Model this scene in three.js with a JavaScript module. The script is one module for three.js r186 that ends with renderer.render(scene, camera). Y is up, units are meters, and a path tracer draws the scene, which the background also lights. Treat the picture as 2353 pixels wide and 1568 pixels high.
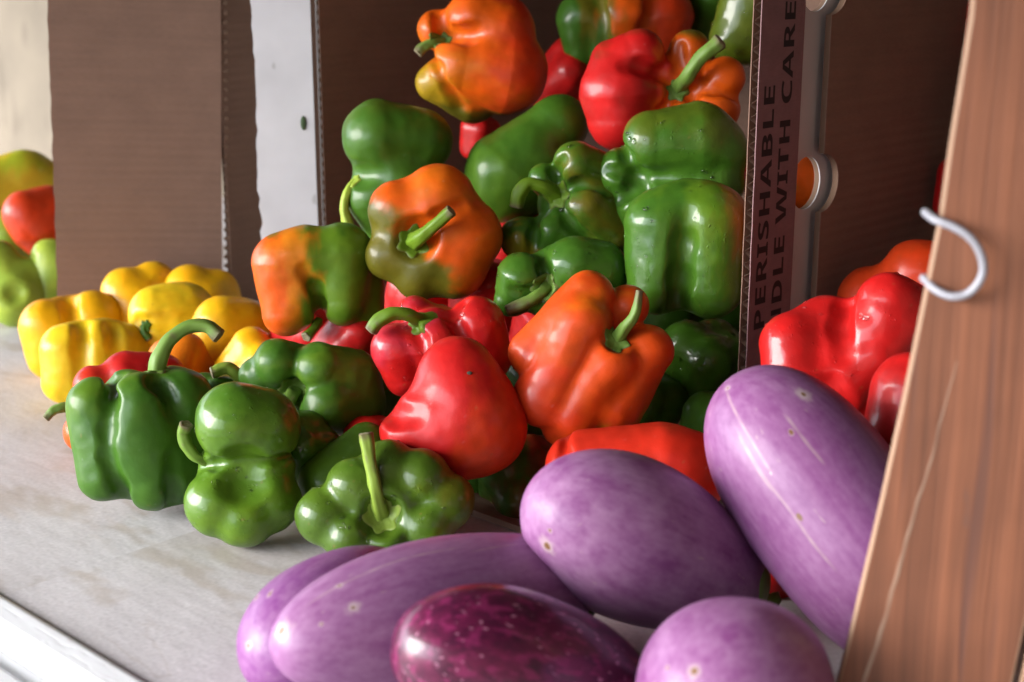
import * as THREE from 'three';
import { ImprovedNoise } from 'three/addons/math/ImprovedNoise.js';
import { mergeGeometries } from 'three/addons/utils/BufferGeometryUtils.js';

// ───────────────────────── camera, sky, sun, exposure ─────────────────────────
const scene = new THREE.Scene();
const FP = 3300, PW = 2353, PH = 1568;            // focal length and size of the photograph in its own pixels
const CAM_H = 0.364, PITCH = THREE.MathUtils.degToRad(15);
const camera = new THREE.PerspectiveCamera(2 * Math.atan(PH / 2 / FP) * 180 / Math.PI, 1024 / 682, 0.05, 400);
camera.position.set(0, CAM_H, 0);
camera.rotation.set(-PITCH, 0, 0);
camera.focus = 0.93;
camera.userData.fStop = 7;
scene.add(camera);

const renderer = new THREE.WebGLRenderer({ antialias: true });
renderer.toneMapping = THREE.LinearToneMapping;
renderer.toneMappingExposure = 4.4;
renderer.shadowMap.enabled = true;

const YAW = -0.757;                                // the counter's front edge, turned against the picture plane
const E = new THREE.Vector3(Math.cos(YAW), 0, -Math.sin(YAW));   // along the counter
const N = new THREE.Vector3(Math.sin(YAW), 0, Math.cos(YAW));    // out of the stall, towards the street
const EDGE = new THREE.Vector3(-0.3016, 0, -0.778);              // a point of the counter's front edge
const stall = (a, y, b) => EDGE.clone().addScaledVector(E, a).addScaledVector(N, b).setY(y);

const SUN = N.clone().multiplyScalar(0.66).addScaledVector(E, -0.45).setY(0.27).normalize();
{
  const w = 256, h = 128, data = new Float32Array(w * h * 4), d = new THREE.Vector3(), nz = new ImprovedNoise();
  for (let j = 0; j < h; j++) for (let i = 0; i < w; i++) {
    const el = ((j + 0.5) / h - 0.5) * Math.PI, az = ((i + 0.5) / w - 0.5) * 2 * Math.PI;
    d.set(Math.cos(el) * Math.cos(az), Math.sin(el), Math.cos(el) * Math.sin(az));
    const cl = 0.5 + 0.5 * nz.noise(d.x * 2.2 + 3, d.y * 4 + 1, d.z * 2.2) + 0.25 * nz.noise(d.x * 5, d.y * 9, d.z * 5);
    const glow = Math.pow(Math.max(0, d.dot(SUN)), 4);
    const up = 0.8 + 0.2 * Math.max(0, d.y), L = up * (0.24 + 0.16 * cl) + glow * 3.2, o = (j * w + i) * 4;
    data[o] = L * 0.90; data[o + 1] = L * 0.97; data[o + 2] = L * 1.09; data[o + 3] = 1;
  }
  const t = new THREE.DataTexture(data, w, h, THREE.RGBAFormat, THREE.FloatType);
  t.mapping = THREE.EquirectangularReflectionMapping; t.magFilter = THREE.LinearFilter; t.needsUpdate = true;
  scene.background = t; scene.environment = t;
}
const sun = new THREE.DirectionalLight(0xfff3e4, 1.5);
sun.position.copy(SUN).multiplyScalar(6).add(new THREE.Vector3(0, 0, -1));
sun.target.position.set(0, 0, -1);
sun.shadow.radius = 75; sun.castShadow = true;
Object.assign(sun.shadow.camera, { left: -2, right: 2, top: 2, bottom: -2, near: 0.5, far: 14 });
sun.shadow.mapSize.set(2048, 2048);
scene.add(sun, sun.target);

// ───────────────────────── helpers ─────────────────────────
const noise = new ImprovedNoise();
const fbm = (x, y, z, o = 3) => { let s = 0, a = 0.5; for (let i = 0; i < o; i++) { s += a * noise.noise(x, y, z); x = x * 2.03 + 7.1; y = y * 2.03 + 3.7; z = z * 2.03 + 1.3; a *= 0.5; } return s; };
let seedState = 12345;
const rnd = () => { seedState = (seedState * 1664525 + 1013904223) >>> 0; return seedState / 4294967296; };
const clamp = (x, a = 0, b = 1) => Math.min(b, Math.max(a, x));
const smooth = (a, b, x) => { const t = clamp((x - a) / (b - a)); return t * t * (3 - 2 * t); };
const lerp = (a, b, t) => a + (b - a) * t;
const mix3 = (a, b, t) => [lerp(a[0], b[0], t), lerp(a[1], b[1], t), lerp(a[2], b[2], t)];
const V = (x, y, z) => new THREE.Vector3(x, y, z);
const cp = Math.cos(PITCH), sp = Math.sin(PITCH);
const ray = (px, py) => { const u = (px - PW / 2) / FP, v = -(py - PH / 2) / FP; return V(u, v * cp - sp, -v * sp - cp); };
const at = (px, py, d) => ray(px, py).multiplyScalar(d).add(camera.position);
const names = {};
const numbered = (n) => { const k = names[n] = (names[n] ?? -1) + 1; return k ? n + '_' + String(k).padStart(3, '0') : n; };
const shade = (m) => { m.castShadow = m.receiveShadow = true; return m; };
function thing(name, label, category, group) {
  const o = new THREE.Group(); o.name = numbered(name); o.userData = { label, category };
  if (group) o.userData.group = group;
  scene.add(o); return o;
}
function part(name, geometry, material, parent) { const m = shade(new THREE.Mesh(geometry, material)); m.name = name; parent.add(m); return m; }
function structure(name, geometry, material) { const m = part(name, geometry, material, scene); m.userData.kind = 'structure'; return m; }
function texture(w, h, fn, srgb = true, rx = 1, ry = 1) {
  const data = new Uint8Array(w * h * 4);
  for (let j = 0; j < h; j++) for (let i = 0; i < w; i++) {
    const c = fn((i + 0.5) / w, (j + 0.5) / h), o = (j * w + i) * 4;
    for (let k = 0; k < 3; k++) { const x = clamp(c[k]); data[o + k] = 255 * (srgb ? (x <= 0.0031308 ? 12.92 * x : 1.055 * Math.pow(x, 1 / 2.4) - 0.055) : x) + 0.5; }
    data[o + 3] = 255;
  }
  const t = new THREE.DataTexture(data, w, h); if (srgb) t.colorSpace = THREE.SRGBColorSpace;
  t.wrapS = t.wrapT = THREE.RepeatWrapping; t.magFilter = THREE.LinearFilter; t.minFilter = THREE.LinearMipmapLinearFilter; t.generateMipmaps = true;
  t.repeat.set(rx, ry); t.needsUpdate = true; return t;
}
const std = (o) => new THREE.MeshStandardMaterial(o), phys = (o) => new THREE.MeshPhysicalMaterial(o);
function metreUV(g, su = 1, sv = su) {             // box-projected texture coordinates in metres
  const p = g.attributes.position, n = g.attributes.normal, uv = new Float32Array(p.count * 2);
  for (let i = 0; i < p.count; i++) {
    const ax = Math.abs(n.getX(i)), ay = Math.abs(n.getY(i)), az = Math.abs(n.getZ(i));
    const [a, b] = ay > ax && ay > az ? [p.getX(i), p.getZ(i)] : ax > az ? [p.getZ(i), p.getY(i)] : [p.getX(i), p.getY(i)];
    uv[2 * i] = a / su; uv[2 * i + 1] = b / sv;
  }
  g.setAttribute('uv', new THREE.BufferAttribute(uv, 2)); return g;
}
const box = (x0, x1, y0, y1, z0, z1) => new THREE.BoxGeometry(x1 - x0, y1 - y0, z1 - z0).translate((x0 + x1) / 2, (y0 + y1) / 2, (z0 + z1) / 2);

// ───────────────────────── materials ─────────────────────────
const counterMap = texture(1536, 1536, (u, v) => {
  const x = u * 1.8, y = v * 1.8;                                  // metres; stains smeared along the counter
  let c = [0.51, 0.485, 0.49];
  const g = fbm(x * 14, y * 14, 1, 4), f = fbm(x * 260, y * 420, 5, 3);
  const sp3 = fbm(x * 420, y * 420, 15, 2); c = c.map((q) => q * (1 + 0.14 * g + 0.22 * f + 0.25 * sp3));
  const wx = x + 0.05 * fbm(x * 8, y * 8, 60, 2), wy = y + 0.03 * fbm(x * 8, y * 8, 70, 2);
  const st = smooth(0.02, 0.34, fbm(wx * 10, wy * 26, 9, 4) + 0.3 * fbm(x * 50, y * 90, 4, 3)); c = mix3(c, [0.32, 0.25, 0.18], st * 0.45);
  const wide = smooth(-0.1, 0.35, fbm(x * 3, y * 4, 41, 3)); c = mix3(c, [0.31, 0.26, 0.22], wide * 0.4);
  const edge = smooth(0.05, 0.0, Math.abs(fbm(wx * 16, wy * 34, 21, 4) - 0.12)) * smooth(0.05, 0.3, fbm(x * 9, y * 12, 33, 2)); c = mix3(c, [0.23, 0.16, 0.10], edge * 0.2);
  const dots = smooth(0.42, 0.56, fbm(x * 130, y * 150, 50, 2)); return mix3(c, [0.14, 0.10, 0.08], dots * 0.55);
});
const counterBump = texture(1024, 1024, (u, v) => { const q = 0.5 + 0.5 * fbm(u * 70, v * 200, 2, 3) + 0.2 * fbm(u * 14, v * 30, 7, 2); return [q, q, q]; }, false);
const M = {};
M.counter = std({ map: counterMap, bumpMap: counterBump, bumpScale: 0.0005, roughness: 0.62 });
const whiteMap = texture(1024, 1024, (u, v) => {
  const x = u * 0.6, y = v * 0.6; let c = [0.62, 0.63, 0.64].map((q) => q * (1 + 0.05 * fbm(x * 40, y * 40, 3, 3)));
  const crack = smooth(0.02, 0.0, Math.abs(fbm(x * 10, y * 75, 11, 3) - 0.12)) * smooth(0.0, 0.25, fbm(x * 8, y * 14, 17, 2));
  const dirt = smooth(0.3, 0.5, fbm(x * 60, y * 110, 23, 3));
  c = mix3(c, [0.30, 0.25, 0.25], crack * 0.6);
  return mix3(c, [0.42, 0.36, 0.36], dirt * 0.6);
});
const whiteBump = texture(512, 512, (u, v) => { const q = 0.5 + 0.6 * fbm(u * 12, v * 70, 3, 3) - 0.3 * smooth(0.03, 0, Math.abs(fbm(u * 6, v * 40, 11, 3) - 0.1)); return [q, q, q]; }, false);
M.whitePaint = std({ map: whiteMap, bumpMap: whiteBump, bumpScale: 0.0004, roughness: 0.45 });
M.wall = std({ roughness: 0.9, map: texture(512, 512, (u, v) => {
  const g = fbm(u * 9, v * 9, 2, 4), s = smooth(0.12, 0.4, fbm(u * 26, v * 7, 8, 3));
  return mix3([0.17, 0.14, 0.10].map((q) => q * (1 + 0.35 * g)), [0.10, 0.08, 0.055], s * 0.6);
}) });
const kraft = (base, su, sv, seed) => texture(1024, 1024, (u, v) => {
  const fl = 0.5 + 0.5 * Math.cos(v * Math.PI * 2 * 44), g = fbm(u * 12, v * 12, seed, 4), f = fbm(u * 60, v * 220, seed + 3, 2), h = fbm(u * 3, v * 70, seed + 9, 2);
  return base.map((q) => q * (1 + 0.14 * g + 0.14 * f + 0.12 * h + 0.02 * fl));
}, true, su, sv);
const fluteBump = texture(256, 1024, (u, v) => { const q = 0.5 + 0.3 * Math.cos(v * Math.PI * 2 * 44) + 0.35 * fbm(u * 6, v * 60, 4, 3); return [q, q, q]; }, false);
M.kraft = std({ map: kraft([0.20, 0.116, 0.080], 1, 1, 3), bumpMap: fluteBump, bumpScale: 0.0003, roughness: 0.85 });
M.kraftEdge = std({ color: new THREE.Color().setRGB(0.16, 0.095, 0.06), roughness: 0.9 });
M.kraftPale = std({ map: kraft([0.25, 0.155, 0.10], 1, 1, 8), roughness: 0.9 });
M.boxWhite = std({ roughness: 0.6, map: texture(512, 512, (u, v) => {
  const s = smooth(0.36, 0.5, fbm(u * 30, v * 12, 5, 3)), g = fbm(u * 10, v * 10, 3, 3);
  return mix3([0.56, 0.56, 0.575].map((q) => q * (1 + 0.16 * g)), [0.30, 0.29, 0.28], s * 0.7);
}) });
M.leafScrap = std({ color: new THREE.Color().setRGB(0.03, 0.06, 0.015), roughness: 0.7 });
M.brownBoard = std({ color: new THREE.Color().setRGB(0.16, 0.11, 0.075), roughness: 0.9 });
M.roof = std({ color: new THREE.Color().setRGB(0.12, 0.11, 0.10), roughness: 0.9 });
M.ground = std({ roughness: 0.95, map: texture(512, 512, (u, v) => { const g = 0.19 * (1 + 0.5 * fbm(u * 40, v * 40, 2, 4)); return [g, g * 0.97, g * 0.92]; }, true, 12, 12) });

// pepper skins: shared fine relief, colour comes with each vertex
const drops = (() => {
  const S = 1024, f = new Float32Array(S * S).fill(0); seedState = 77;
  const put = (cx, cy, r, h, el) => {
    const R = Math.ceil(r * 1.8);
    for (let j = -R; j <= R; j++) for (let i = -R; i <= R; i++) {
      const a = Math.atan2(j, i), q = Math.hypot(i / el, j) / (r * (1 + 0.25 * Math.sin(a * 2 + cx) + 0.15 * Math.sin(a * 3 + cy)));
      if (q < 1) { const o = ((cy + j + S) % S) * S + (cx + i + S) % S; f[o] = Math.max(f[o], h * Math.sqrt(1 - q * q)); }
    }
  };
  for (let k = 0; k < 380; k++) {
    const big = rnd() < 0.08, x = Math.floor(rnd() * S), y = Math.floor(rnd() * S), r = big ? 8 + rnd() * 5 : 3 + rnd() * 4;
    if (noise.noise(x / 150, y / 150, 3) > 0.05) put(x, y, r, r * (0.008 + 0.005 * rnd()), 0.8 + rnd() * 0.8);
  }
  return f;
})();
const skinTex = (wet) => texture(1024, 1024, (u, v) => {
  const per = (f, z, o) => { const a = 1 - smooth(0.9, 1, u), b = 1 - smooth(0.9, 1, v), n = (x, y) => fbm(x * f, y * f, z, o); return a * b * n(u, v) + (1 - a) * b * n(u - 1, v) + a * (1 - b) * n(u, v - 1) + (1 - a) * (1 - b) * n(u - 1, v - 1); };
  const q = 0.15 + 0.10 * per(4, 2, 3) + 0.016 * per(60, 9, 2) + (wet ? 0.09 : 0.06) * per(10, 5, 3) + (wet ? drops[Math.floor(v * 1024) * 1024 + Math.floor(u * 1024)] : 0);
  return [q, q, q];
}, false);
const skinDry = skinTex(false), skinWet = skinTex(true);
M.skin = phys({ vertexColors: true, roughness: 0.48, specularIntensity: 0.35, bumpMap: skinDry, bumpScale: 0.0025, clearcoat: 0.3, clearcoatRoughness: 0.2 });
M.skinWet = phys({ vertexColors: true, roughness: 0.42, specularIntensity: 0.35, bumpMap: skinWet, bumpScale: 0.0025, clearcoat: 0.5, clearcoatRoughness: 0.12 });
M.speck = std({ color: new THREE.Color().setRGB(0.04, 0.035, 0.02), roughness: 0.7 });
M.water = phys({ color: 0xffffff, roughness: 0.02, transmission: 1, ior: 1.33, thickness: 0.001 });
M.stem = phys({ vertexColors: true, roughness: 0.55, specularIntensity: 0.5, clearcoat: 0.08, clearcoatRoughness: 0.3 });

// ───────────────────────── the setting ─────────────────────────
function placed(o) { o.position.copy(EDGE); o.rotation.y = YAW; return o; }
placed(structure('ground', metreUV(box(-30, 30, -0.99, -0.95, -30, 30), 5), M.ground));
{
  const c = placed(thing('market_counter', 'pale stained counter with a white painted front edge under the vegetables', 'counter'));
  part('counter_top', metreUV(box(-2.2, 2.2, -0.03, 0, -0.95, 0), 1.8), M.counter, c);
  const prof = new THREE.Shape(); prof.moveTo(0.0005, -0.03); prof.lineTo(0.0005, 0.001); prof.quadraticCurveTo(0.002, 0.004, 0.006, 0.0042); prof.lineTo(0.017, 0.0035);
  prof.quadraticCurveTo(0.0235, 0.002, 0.024, -0.006); prof.lineTo(0.024, -0.03); prof.closePath();
  const ex = (s) => new THREE.ExtrudeGeometry(s, { depth: 4.4, bevelEnabled: false, curveSegments: 8 }).rotateY(-Math.PI / 2).translate(2.2, 0, 0);
  part('nosing', metreUV(ex(prof), 0.6), M.whitePaint, c);
  const bd = new THREE.Shape(); bd.moveTo(0.0245, -0.03); bd.lineTo(0.0245, -0.011); bd.lineTo(0.034, -0.012); bd.quadraticCurveTo(0.036, -0.006, 0.040, -0.005); bd.lineTo(0.14, -0.007); bd.lineTo(0.146, -0.012); bd.lineTo(0.146, -0.03); bd.closePath();
  part('front_board', metreUV(ex(bd), 0.6), M.whitePaint, c);
  part('apron', metreUV(box(-2.2, 2.2, -0.95, -0.0305, 0.08, 0.11), 0.6), M.whitePaint, c);
}
{
  const w = placed(thing('stall_wall', 'stained beige back wall of the stall behind the peppers', 'wall'));
  part('boards', metreUV(box(-2.2, 2.2, -0.95, 0.9995, -0.98, -0.95), 0.9), M.wall, w);
  const r = placed(thing('unseen_roof', 'unseen plain roof out of view over the counter, placed to block light from above', 'roof'));
  part('roof_panel', metreUV(box(-2.4, 2.4, 1.0, 1.04, -1.0, 1.35), 1), M.roof, r);  // out of view; its overhang is set to keep high light off the counter
  const e = placed(thing('unseen_partition', 'unseen board partition out of view beyond the wooden basket side, placed to darken the right side', 'partition'));
  part('boards', metreUV(box(0.93, 0.96, -0.95, 0.999, -0.949, 2.0), 0.9), M.brownBoard, e);  // unseen; stands here to darken the right side and the right box
}

// ───────────────────────── cardboard ─────────────────────────
// A board stands on its lower edge: x along its length, y up, z through its thickness; the flutes run along x.
function board(parent, name, len, h, { t = 0.0046, pitch = 0.008, front = M.kraft, back = M.kraft, holes = [], ragged = 0, seed = 1, flute = true } = {}) {
  const g = new THREE.Group(); g.name = name; parent.add(g);
  const outline = () => {
    const s = new THREE.Shape(); s.moveTo(len, 0); s.lineTo(len, h);
    const steps = ragged ? 60 : 1, pts = [];
    for (let i = 0; i <= steps; i++) { const y = h * (1 - i / steps); pts.push([ragged * (fbm(y * 60, seed, 2, 3) + 0.8 * fbm(y * 9, seed, 7, 2)), y]); }
    const notch = holes.filter((q) => q[3]).sort((a, b) => b[1] - a[1]);
    if (notch.length) { s.lineTo(0, h); for (const [, y, r] of notch) { s.lineTo(0, y + r); s.absarc(0, y, r, Math.PI / 2, -Math.PI / 2, true); } s.lineTo(0, 0); }
    else for (const [x, y] of pts) s.lineTo(x, y);
    s.closePath();
    for (const [x, y, r, edge] of holes) if (!edge) { const p = new THREE.Path(); p.absarc(x, y, r, 0, Math.PI * 2); s.holes.push(p); }
    return s;
  };
  const lin = (z) => metreUV(new THREE.ExtrudeGeometry(outline(), { depth: 0.0007, bevelEnabled: false, curveSegments: 24 }).translate(0, 0, z), 0.35);
  part('liner', lin(t / 2 - 0.0007), front, g); part('liner', lin(-t / 2), back, g);
  if (flute) {
    const n = Math.round(h / pitch) * 12, a = t / 2 - 0.0009, pos = [], idx = [];
    for (let i = 0; i <= n; i++) { const y = i / n * h, z = a * Math.sin(y / pitch * 2 * Math.PI); pos.push(0.0008, y, z - 0.0002, len - 0.0008, y, z - 0.0002, 0.0008, y, z + 0.0003, len - 0.0008, y, z + 0.0003); }
    for (let i = 0; i < n; i++) { const b = i * 4, q = b + 4; idx.push(b, b + 1, q, b + 1, q + 1, q, b + 2, q + 2, b + 3, b + 3, q + 2, q + 3, b, q, b + 2, q, q + 2, b + 2); }
    const fg = new THREE.BufferGeometry(); fg.setAttribute('position', new THREE.Float32BufferAttribute(pos, 3)); fg.setIndex(idx); fg.computeVertexNormals(); metreUV(fg, 0.35);
    if (!holes.length) part('fluting', fg, M.kraftPale, g);
    else part('fluting', metreUV(new THREE.ExtrudeGeometry(outline(), { depth: t - 0.0016, bevelEnabled: false, curveSegments: 24 }).translate(0, 0, -t / 2 + 0.0008), 0.35), M.kraftEdge, g);
  }
  return g;
}
// stand a board with its near lower corner at p, running along a direction on the counter
function stand(g, p, dir, lean = 0) { g.position.copy(p); g.rotation.set(0, Math.atan2(-dir.z, dir.x), 0); if (lean) g.rotateX(lean); return g; }
const INTO = N.clone().negate();
const groundAt = (px, d, py = 784) => at(px, py, d).setY(0.0005);

// main box: opening towards the street, side walls run back into the stall
const mainR = V(0.1515, 0.0005, -0.94), MAINW = 0.434, mainL = mainR.clone().addScaledVector(E, -MAINW), BOXH = 0.44, BOXD = 0.33;
{
  const canvas = document.createElement('canvas'); canvas.width = 256; canvas.height = 2048;
  const c = canvas.getContext('2d');
  const img = c.createImageData(256, 2048);
  for (let j = 0; j < 2048; j++) for (let i = 0; i < 256; i++) {
    const o = (j * 256 + i) * 4, f = 1 + 0.10 * fbm(i / 60, j / 60, 2, 3) + 0.08 * fbm(i / 30, j / 5, 6, 2);
    img.data[o] = 126 * f; img.data[o + 1] = 94 * f; img.data[o + 2] = 95 * f; img.data[o + 3] = 255;
  }
  c.putImageData(img, 0, 0);
  const pxm = 2048 / BOXH;                                          // canvas pixels per metre of height
  c.save(); c.translate(0, 2048); c.rotate(-Math.PI / 2);           // x now runs up the box, y across the flap
  c.fillStyle = 'rgb(20,14,18)'; c.textBaseline = 'alphabetic';
  const line = (txt, y0, y1, base, cap) => {
    c.font = 'bold 100px sans-serif'; const w = c.measureText(txt).width;
    c.save(); c.translate(y0 * pxm, base); c.scale((y1 - y0) * pxm / w, cap / 72); c.fillText(txt, 0, 0); c.restore();
  };
  M.printText = line; M.printPx = pxm; M.printCanvas = [canvas, c];
}
const PRINT = { l1: [0.117, 0.284], l2: [0.072, 0.337] };
{
  const [canvas, c] = M.printCanvas;
  M.printText('PERISHABLE', PRINT.l1[0], PRINT.l1[1], 96, 62);
  M.printText('HANDLE WITH CARE', PRINT.l2[0], PRINT.l2[1], 196, 62);
  c.restore();
  const t = new THREE.CanvasTexture(canvas); t.colorSpace = THREE.SRGBColorSpace; t.wrapS = t.wrapT = THREE.ClampToEdgeWrapping; t.anisotropy = 8;
  t.repeat.set(0.35 / 0.0515, 0.35 / BOXH);
  M.print = std({ map: t, roughness: 0.7 });
}
const HOLES = [0.211, 0.346];
{
  const b = thing('cardboard_box', 'open cardboard box with black printed lettering on its side flap, heaped with mixed peppers', 'box');
  stand(board(b, 'side_panel', BOXD, BOXH, { front: M.kraft, back: M.boxWhite, seed: 4 }), mainL, INTO);
  stand(board(b, 'side_panel', BOXD, BOXH, { front: M.boxWhite, back: M.kraft, seed: 5, holes: [[0.062, HOLES[0], 0.0185], [0.062, HOLES[1], 0.0185]] }), mainR.clone().addScaledVector(E, -0.001).addScaledVector(INTO, 0.014), INTO);
  stand(board(b, 'back_panel', MAINW - 0.006, BOXH, { flute: false }), mainL.clone().addScaledVector(INTO, BOXD + 0.004).addScaledVector(E, 0.003), E);
  stand(board(b, 'print_flap', 0.051, BOXH, { t: 0.0068, pitch: 0.0088, front: M.print, back: M.kraft, seed: 6, ragged: 0.0006 }), mainR.clone().addScaledVector(E, 0.0062), INTO);
  const f = board(b, 'front_flap', 0.0495, BOXH, { front: M.boxWhite, back: M.kraft, seed: 7, ragged: 0.006 });
  const swing = E.clone().multiplyScalar(0.6947).addScaledVector(N, -0.7193); stand(f, mainL.clone().addScaledVector(swing, -0.0525).addScaledVector(N, 0.003), swing);
  { const fn = V(0, 0, 1).applyQuaternion(f.quaternion), r = ray(697, 283), q = f.position.clone().addScaledVector(fn, 0.0027), t = q.clone().sub(camera.position).dot(fn) / r.dot(fn), m = part('leaf_scrap', new THREE.SphereGeometry(1, 12, 8).scale(0.0026, 0.0062, 0.0008), M.leafScrap, b); m.position.copy(camera.position).addScaledVector(r, t); m.rotation.copy(f.rotation); }
  const bot = part('bottom_panel', metreUV(box(0.004, MAINW - 0.004, 0.0008, 0.0050, 0.003, BOXD + 0.15), 0.35), M.kraft, b);  // runs out past the opening, hidden under the heap, to darken its gaps
  bot.position.copy(mainL).setY(0); bot.rotation.y = YAW; bot.translateZ(-BOXD);
  const top = part('top_panel', metreUV(box(0, MAINW, BOXH + 0.0005, BOXH + 0.0055, 0, BOXD), 0.35), M.kraft, b);
  top.position.copy(mainL).setY(0); top.rotation.y = YAW; top.translateZ(-BOXD);
}
{ // the box on the right: its left wall has half-round hand holes in the near edge
  const b = thing('cardboard_box', 'dark open cardboard box with half round hand holes, red peppers in it', 'box');
  const near = at(1884, 415, 1.0).setY(0.0005), far = 0.34, w = 0.40;
  const g = board(b, 'side_panel', far, BOXH, { holes: [[0, HOLES[0] + 0.0, 0.0205, true], [0, HOLES[1] + 0.0, 0.0205, true]], seed: 9 });
  stand(g, near, INTO);
  stand(board(b, 'back_panel', w, BOXH, { flute: false }), near.clone().addScaledVector(INTO, far + 0.004), E);
  stand(board(b, 'side_panel', far, BOXH, { flute: false }), near.clone().addScaledVector(E, w), INTO);
  const top = part('top_panel', metreUV(box(0, w, BOXH + 0.0005, BOXH + 0.0055, 0, far), 0.35), M.kraft, b);
  top.position.copy(near).setY(0); top.rotation.y = YAW; top.translateZ(-far);
}
{ // the box on the left, its side wall splayed open towards the customer
  const b = thing('cardboard_box', 'plain brown cardboard box panel standing behind the yellow peppers', 'box');
  const p0 = at(136, 800, 1.365).setY(0.0005), p1 = at(512, 800, 1.40).setY(0.0005), dir = p1.clone().sub(p0), len = dir.length(); dir.normalize();
  stand(board(b, 'side_flap', len, BOXH, { front: M.kraft, back: M.kraft, seed: 11, ragged: 0.002 }), p0, dir).rotateZ(-0.045);
  // the crushed fold line between flap and wall: a row of small raised flute ends
  const bumps = []; for (let y = 0.006; y < BOXH - 0.004; y += 0.0088) bumps.push(new THREE.SphereGeometry(0.0030, 8, 6).scale(1.0, 0.8, 0.3).translate(0.0045, y, 0));
  const fold = part('fold_line', metreUV(mergeGeometries(bumps), 0.35), M.kraftEdge, b); fold.position.copy(p1); fold.rotation.y = Math.atan2(-dir.z, dir.x); fold.rotateZ(-0.045);
  const in2 = V(0.55, 0, -0.83).normalize();
  stand(board(b, 'side_panel', 0.30, BOXH, { flute: false }), p1.clone().addScaledVector(dir, 0.010), in2);
  stand(board(b, 'top_panel', 0.30, 0.16, { flute: false }), p1.clone().addScaledVector(dir, 0.010).setY(BOXH + 0.004), in2, -Math.PI / 2);
}

// ───────────────────────── peppers ─────────────────────────
// A pepper is a smooth union of lobes (round capsules), meshed along rays from its centre. Lobes are listed in photograph pixels
// around the pepper's centre (x, y as in the picture, z towards the viewer) and turned into metres at the pepper's own distance.
const GREEN = [0.04092, 0.1147, 0.00806], DEEP = [0.034, 0.100, 0.008], LIME = [0.1054, 0.1922, 0.00868], PALE = [0.29, 0.39, 0.042], OLIVE = [0.093, 0.0837, 0.00496],
  ORANGE = [0.5332, 0.0744, 0.00248], AMBER = [0.5332, 0.1395, 0.00372], RED = [0.4216, 0.00868, 0.00806], SCARLET = [0.4712, 0.0341, 0.00496], YELLOW = [0.68, 0.35, 0.003], LEMON = [0.68, 0.45, 0.010], BROWN = [0.0992, 0.0341, 0.00744], MUSTARD = [0.2852, 0.1798, 0.0062];
const smin = (a, b, k) => { const h = Math.max(k - Math.abs(a - b), 0) / k; return Math.min(a, b) - h * h * k * 0.25; };
function field(lobes, k, dents = [], kd = 20) {
  return (x, y, z) => {
    let f = 1e9;
    for (const l of lobes) {
      const dx = l[4] - l[0], dy = l[5] - l[1], dz = l[6] - l[2], px = x - l[0], py = y - l[1], pz = z - l[2], dd = dx * dx + dy * dy + dz * dz;
      const t = dd > 0 ? clamp((px * dx + py * dy + pz * dz) / dd) : 0, qx = px - dx * t, qy = py - dy * t, qz = pz - dz * t;
      f = smin(f, Math.sqrt(qx * qx + qy * qy + qz * qz) - (l[3] + (l[7] - l[3]) * t), k);
    }
    if (dents.length && f < 45 && f > -70) for (const l of dents) {
      const dx = l[4] - l[0], dy = l[5] - l[1], dz = l[6] - l[2], px = x - l[0], py = y - l[1], pz = z - l[2], dd = dx * dx + dy * dy + dz * dz;
      const t = dd > 0 ? clamp((px * dx + py * dy + pz * dz) / dd) : 0, qx = px - dx * t, qy = py - dy * t, qz = pz - dz * t;
      f = -smin(-f, Math.sqrt(qx * qx + qy * qy + qz * qz) - (l[3] + (l[7] - l[3]) * t), kd);
    }
    return f;
  };
}
function bell(cx, cy, { axis = [0, 1, 0], R = 100, L = 2 * R, n = 4, roll = 0, taper = 0.8, rl = 0.56, jit = 0.1, seed = 1 }) {
  seedState = seed * 7919 + 17; for (let i = 0; i < 4; i++) rnd();
  const a = V(...axis).normalize(), u = V(0, 0, 1).cross(a); if (u.length() < 0.1) u.set(1, 0, 0); u.normalize(); const v = a.clone().cross(u), out = [];
  for (let i = 0; i < n; i++) {
    const th = roll + (i + (rnd() - 0.5) * 0.35) / n * 2 * Math.PI, r1 = R * rl * (1 + (rnd() - 0.5) * jit * 2), r2 = r1 * taper, o1 = R - r1, o2 = (R - r1) * taper;
    const h1 = L / 2 - r1 + (rnd() - 0.5) * jit * R, h2 = -(L / 2 - r2) + (rnd() - 0.5) * jit * R, rad = u.clone().multiplyScalar(Math.cos(th)).addScaledVector(v, Math.sin(th));
    const p = a.clone().multiplyScalar(h1).addScaledVector(rad, o1), q = a.clone().multiplyScalar(h2).addScaledVector(rad, o2);
    out.push([cx + p.x, cy - p.y, p.z, r1, cx + q.x, cy - q.y, q.z, r2]);
  }
  const m = a.clone().multiplyScalar(L * 0.12); out.push([cx + m.x, cy - m.y, m.z, R * 0.6, cx - m.x, cy + m.y, -m.z, R * 0.6 * taper]);
  return out;
}
const STEMGREEN = [0.12, 0.21, 0.032], STEMBROWN = [0.12, 0.08, 0.05];
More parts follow.
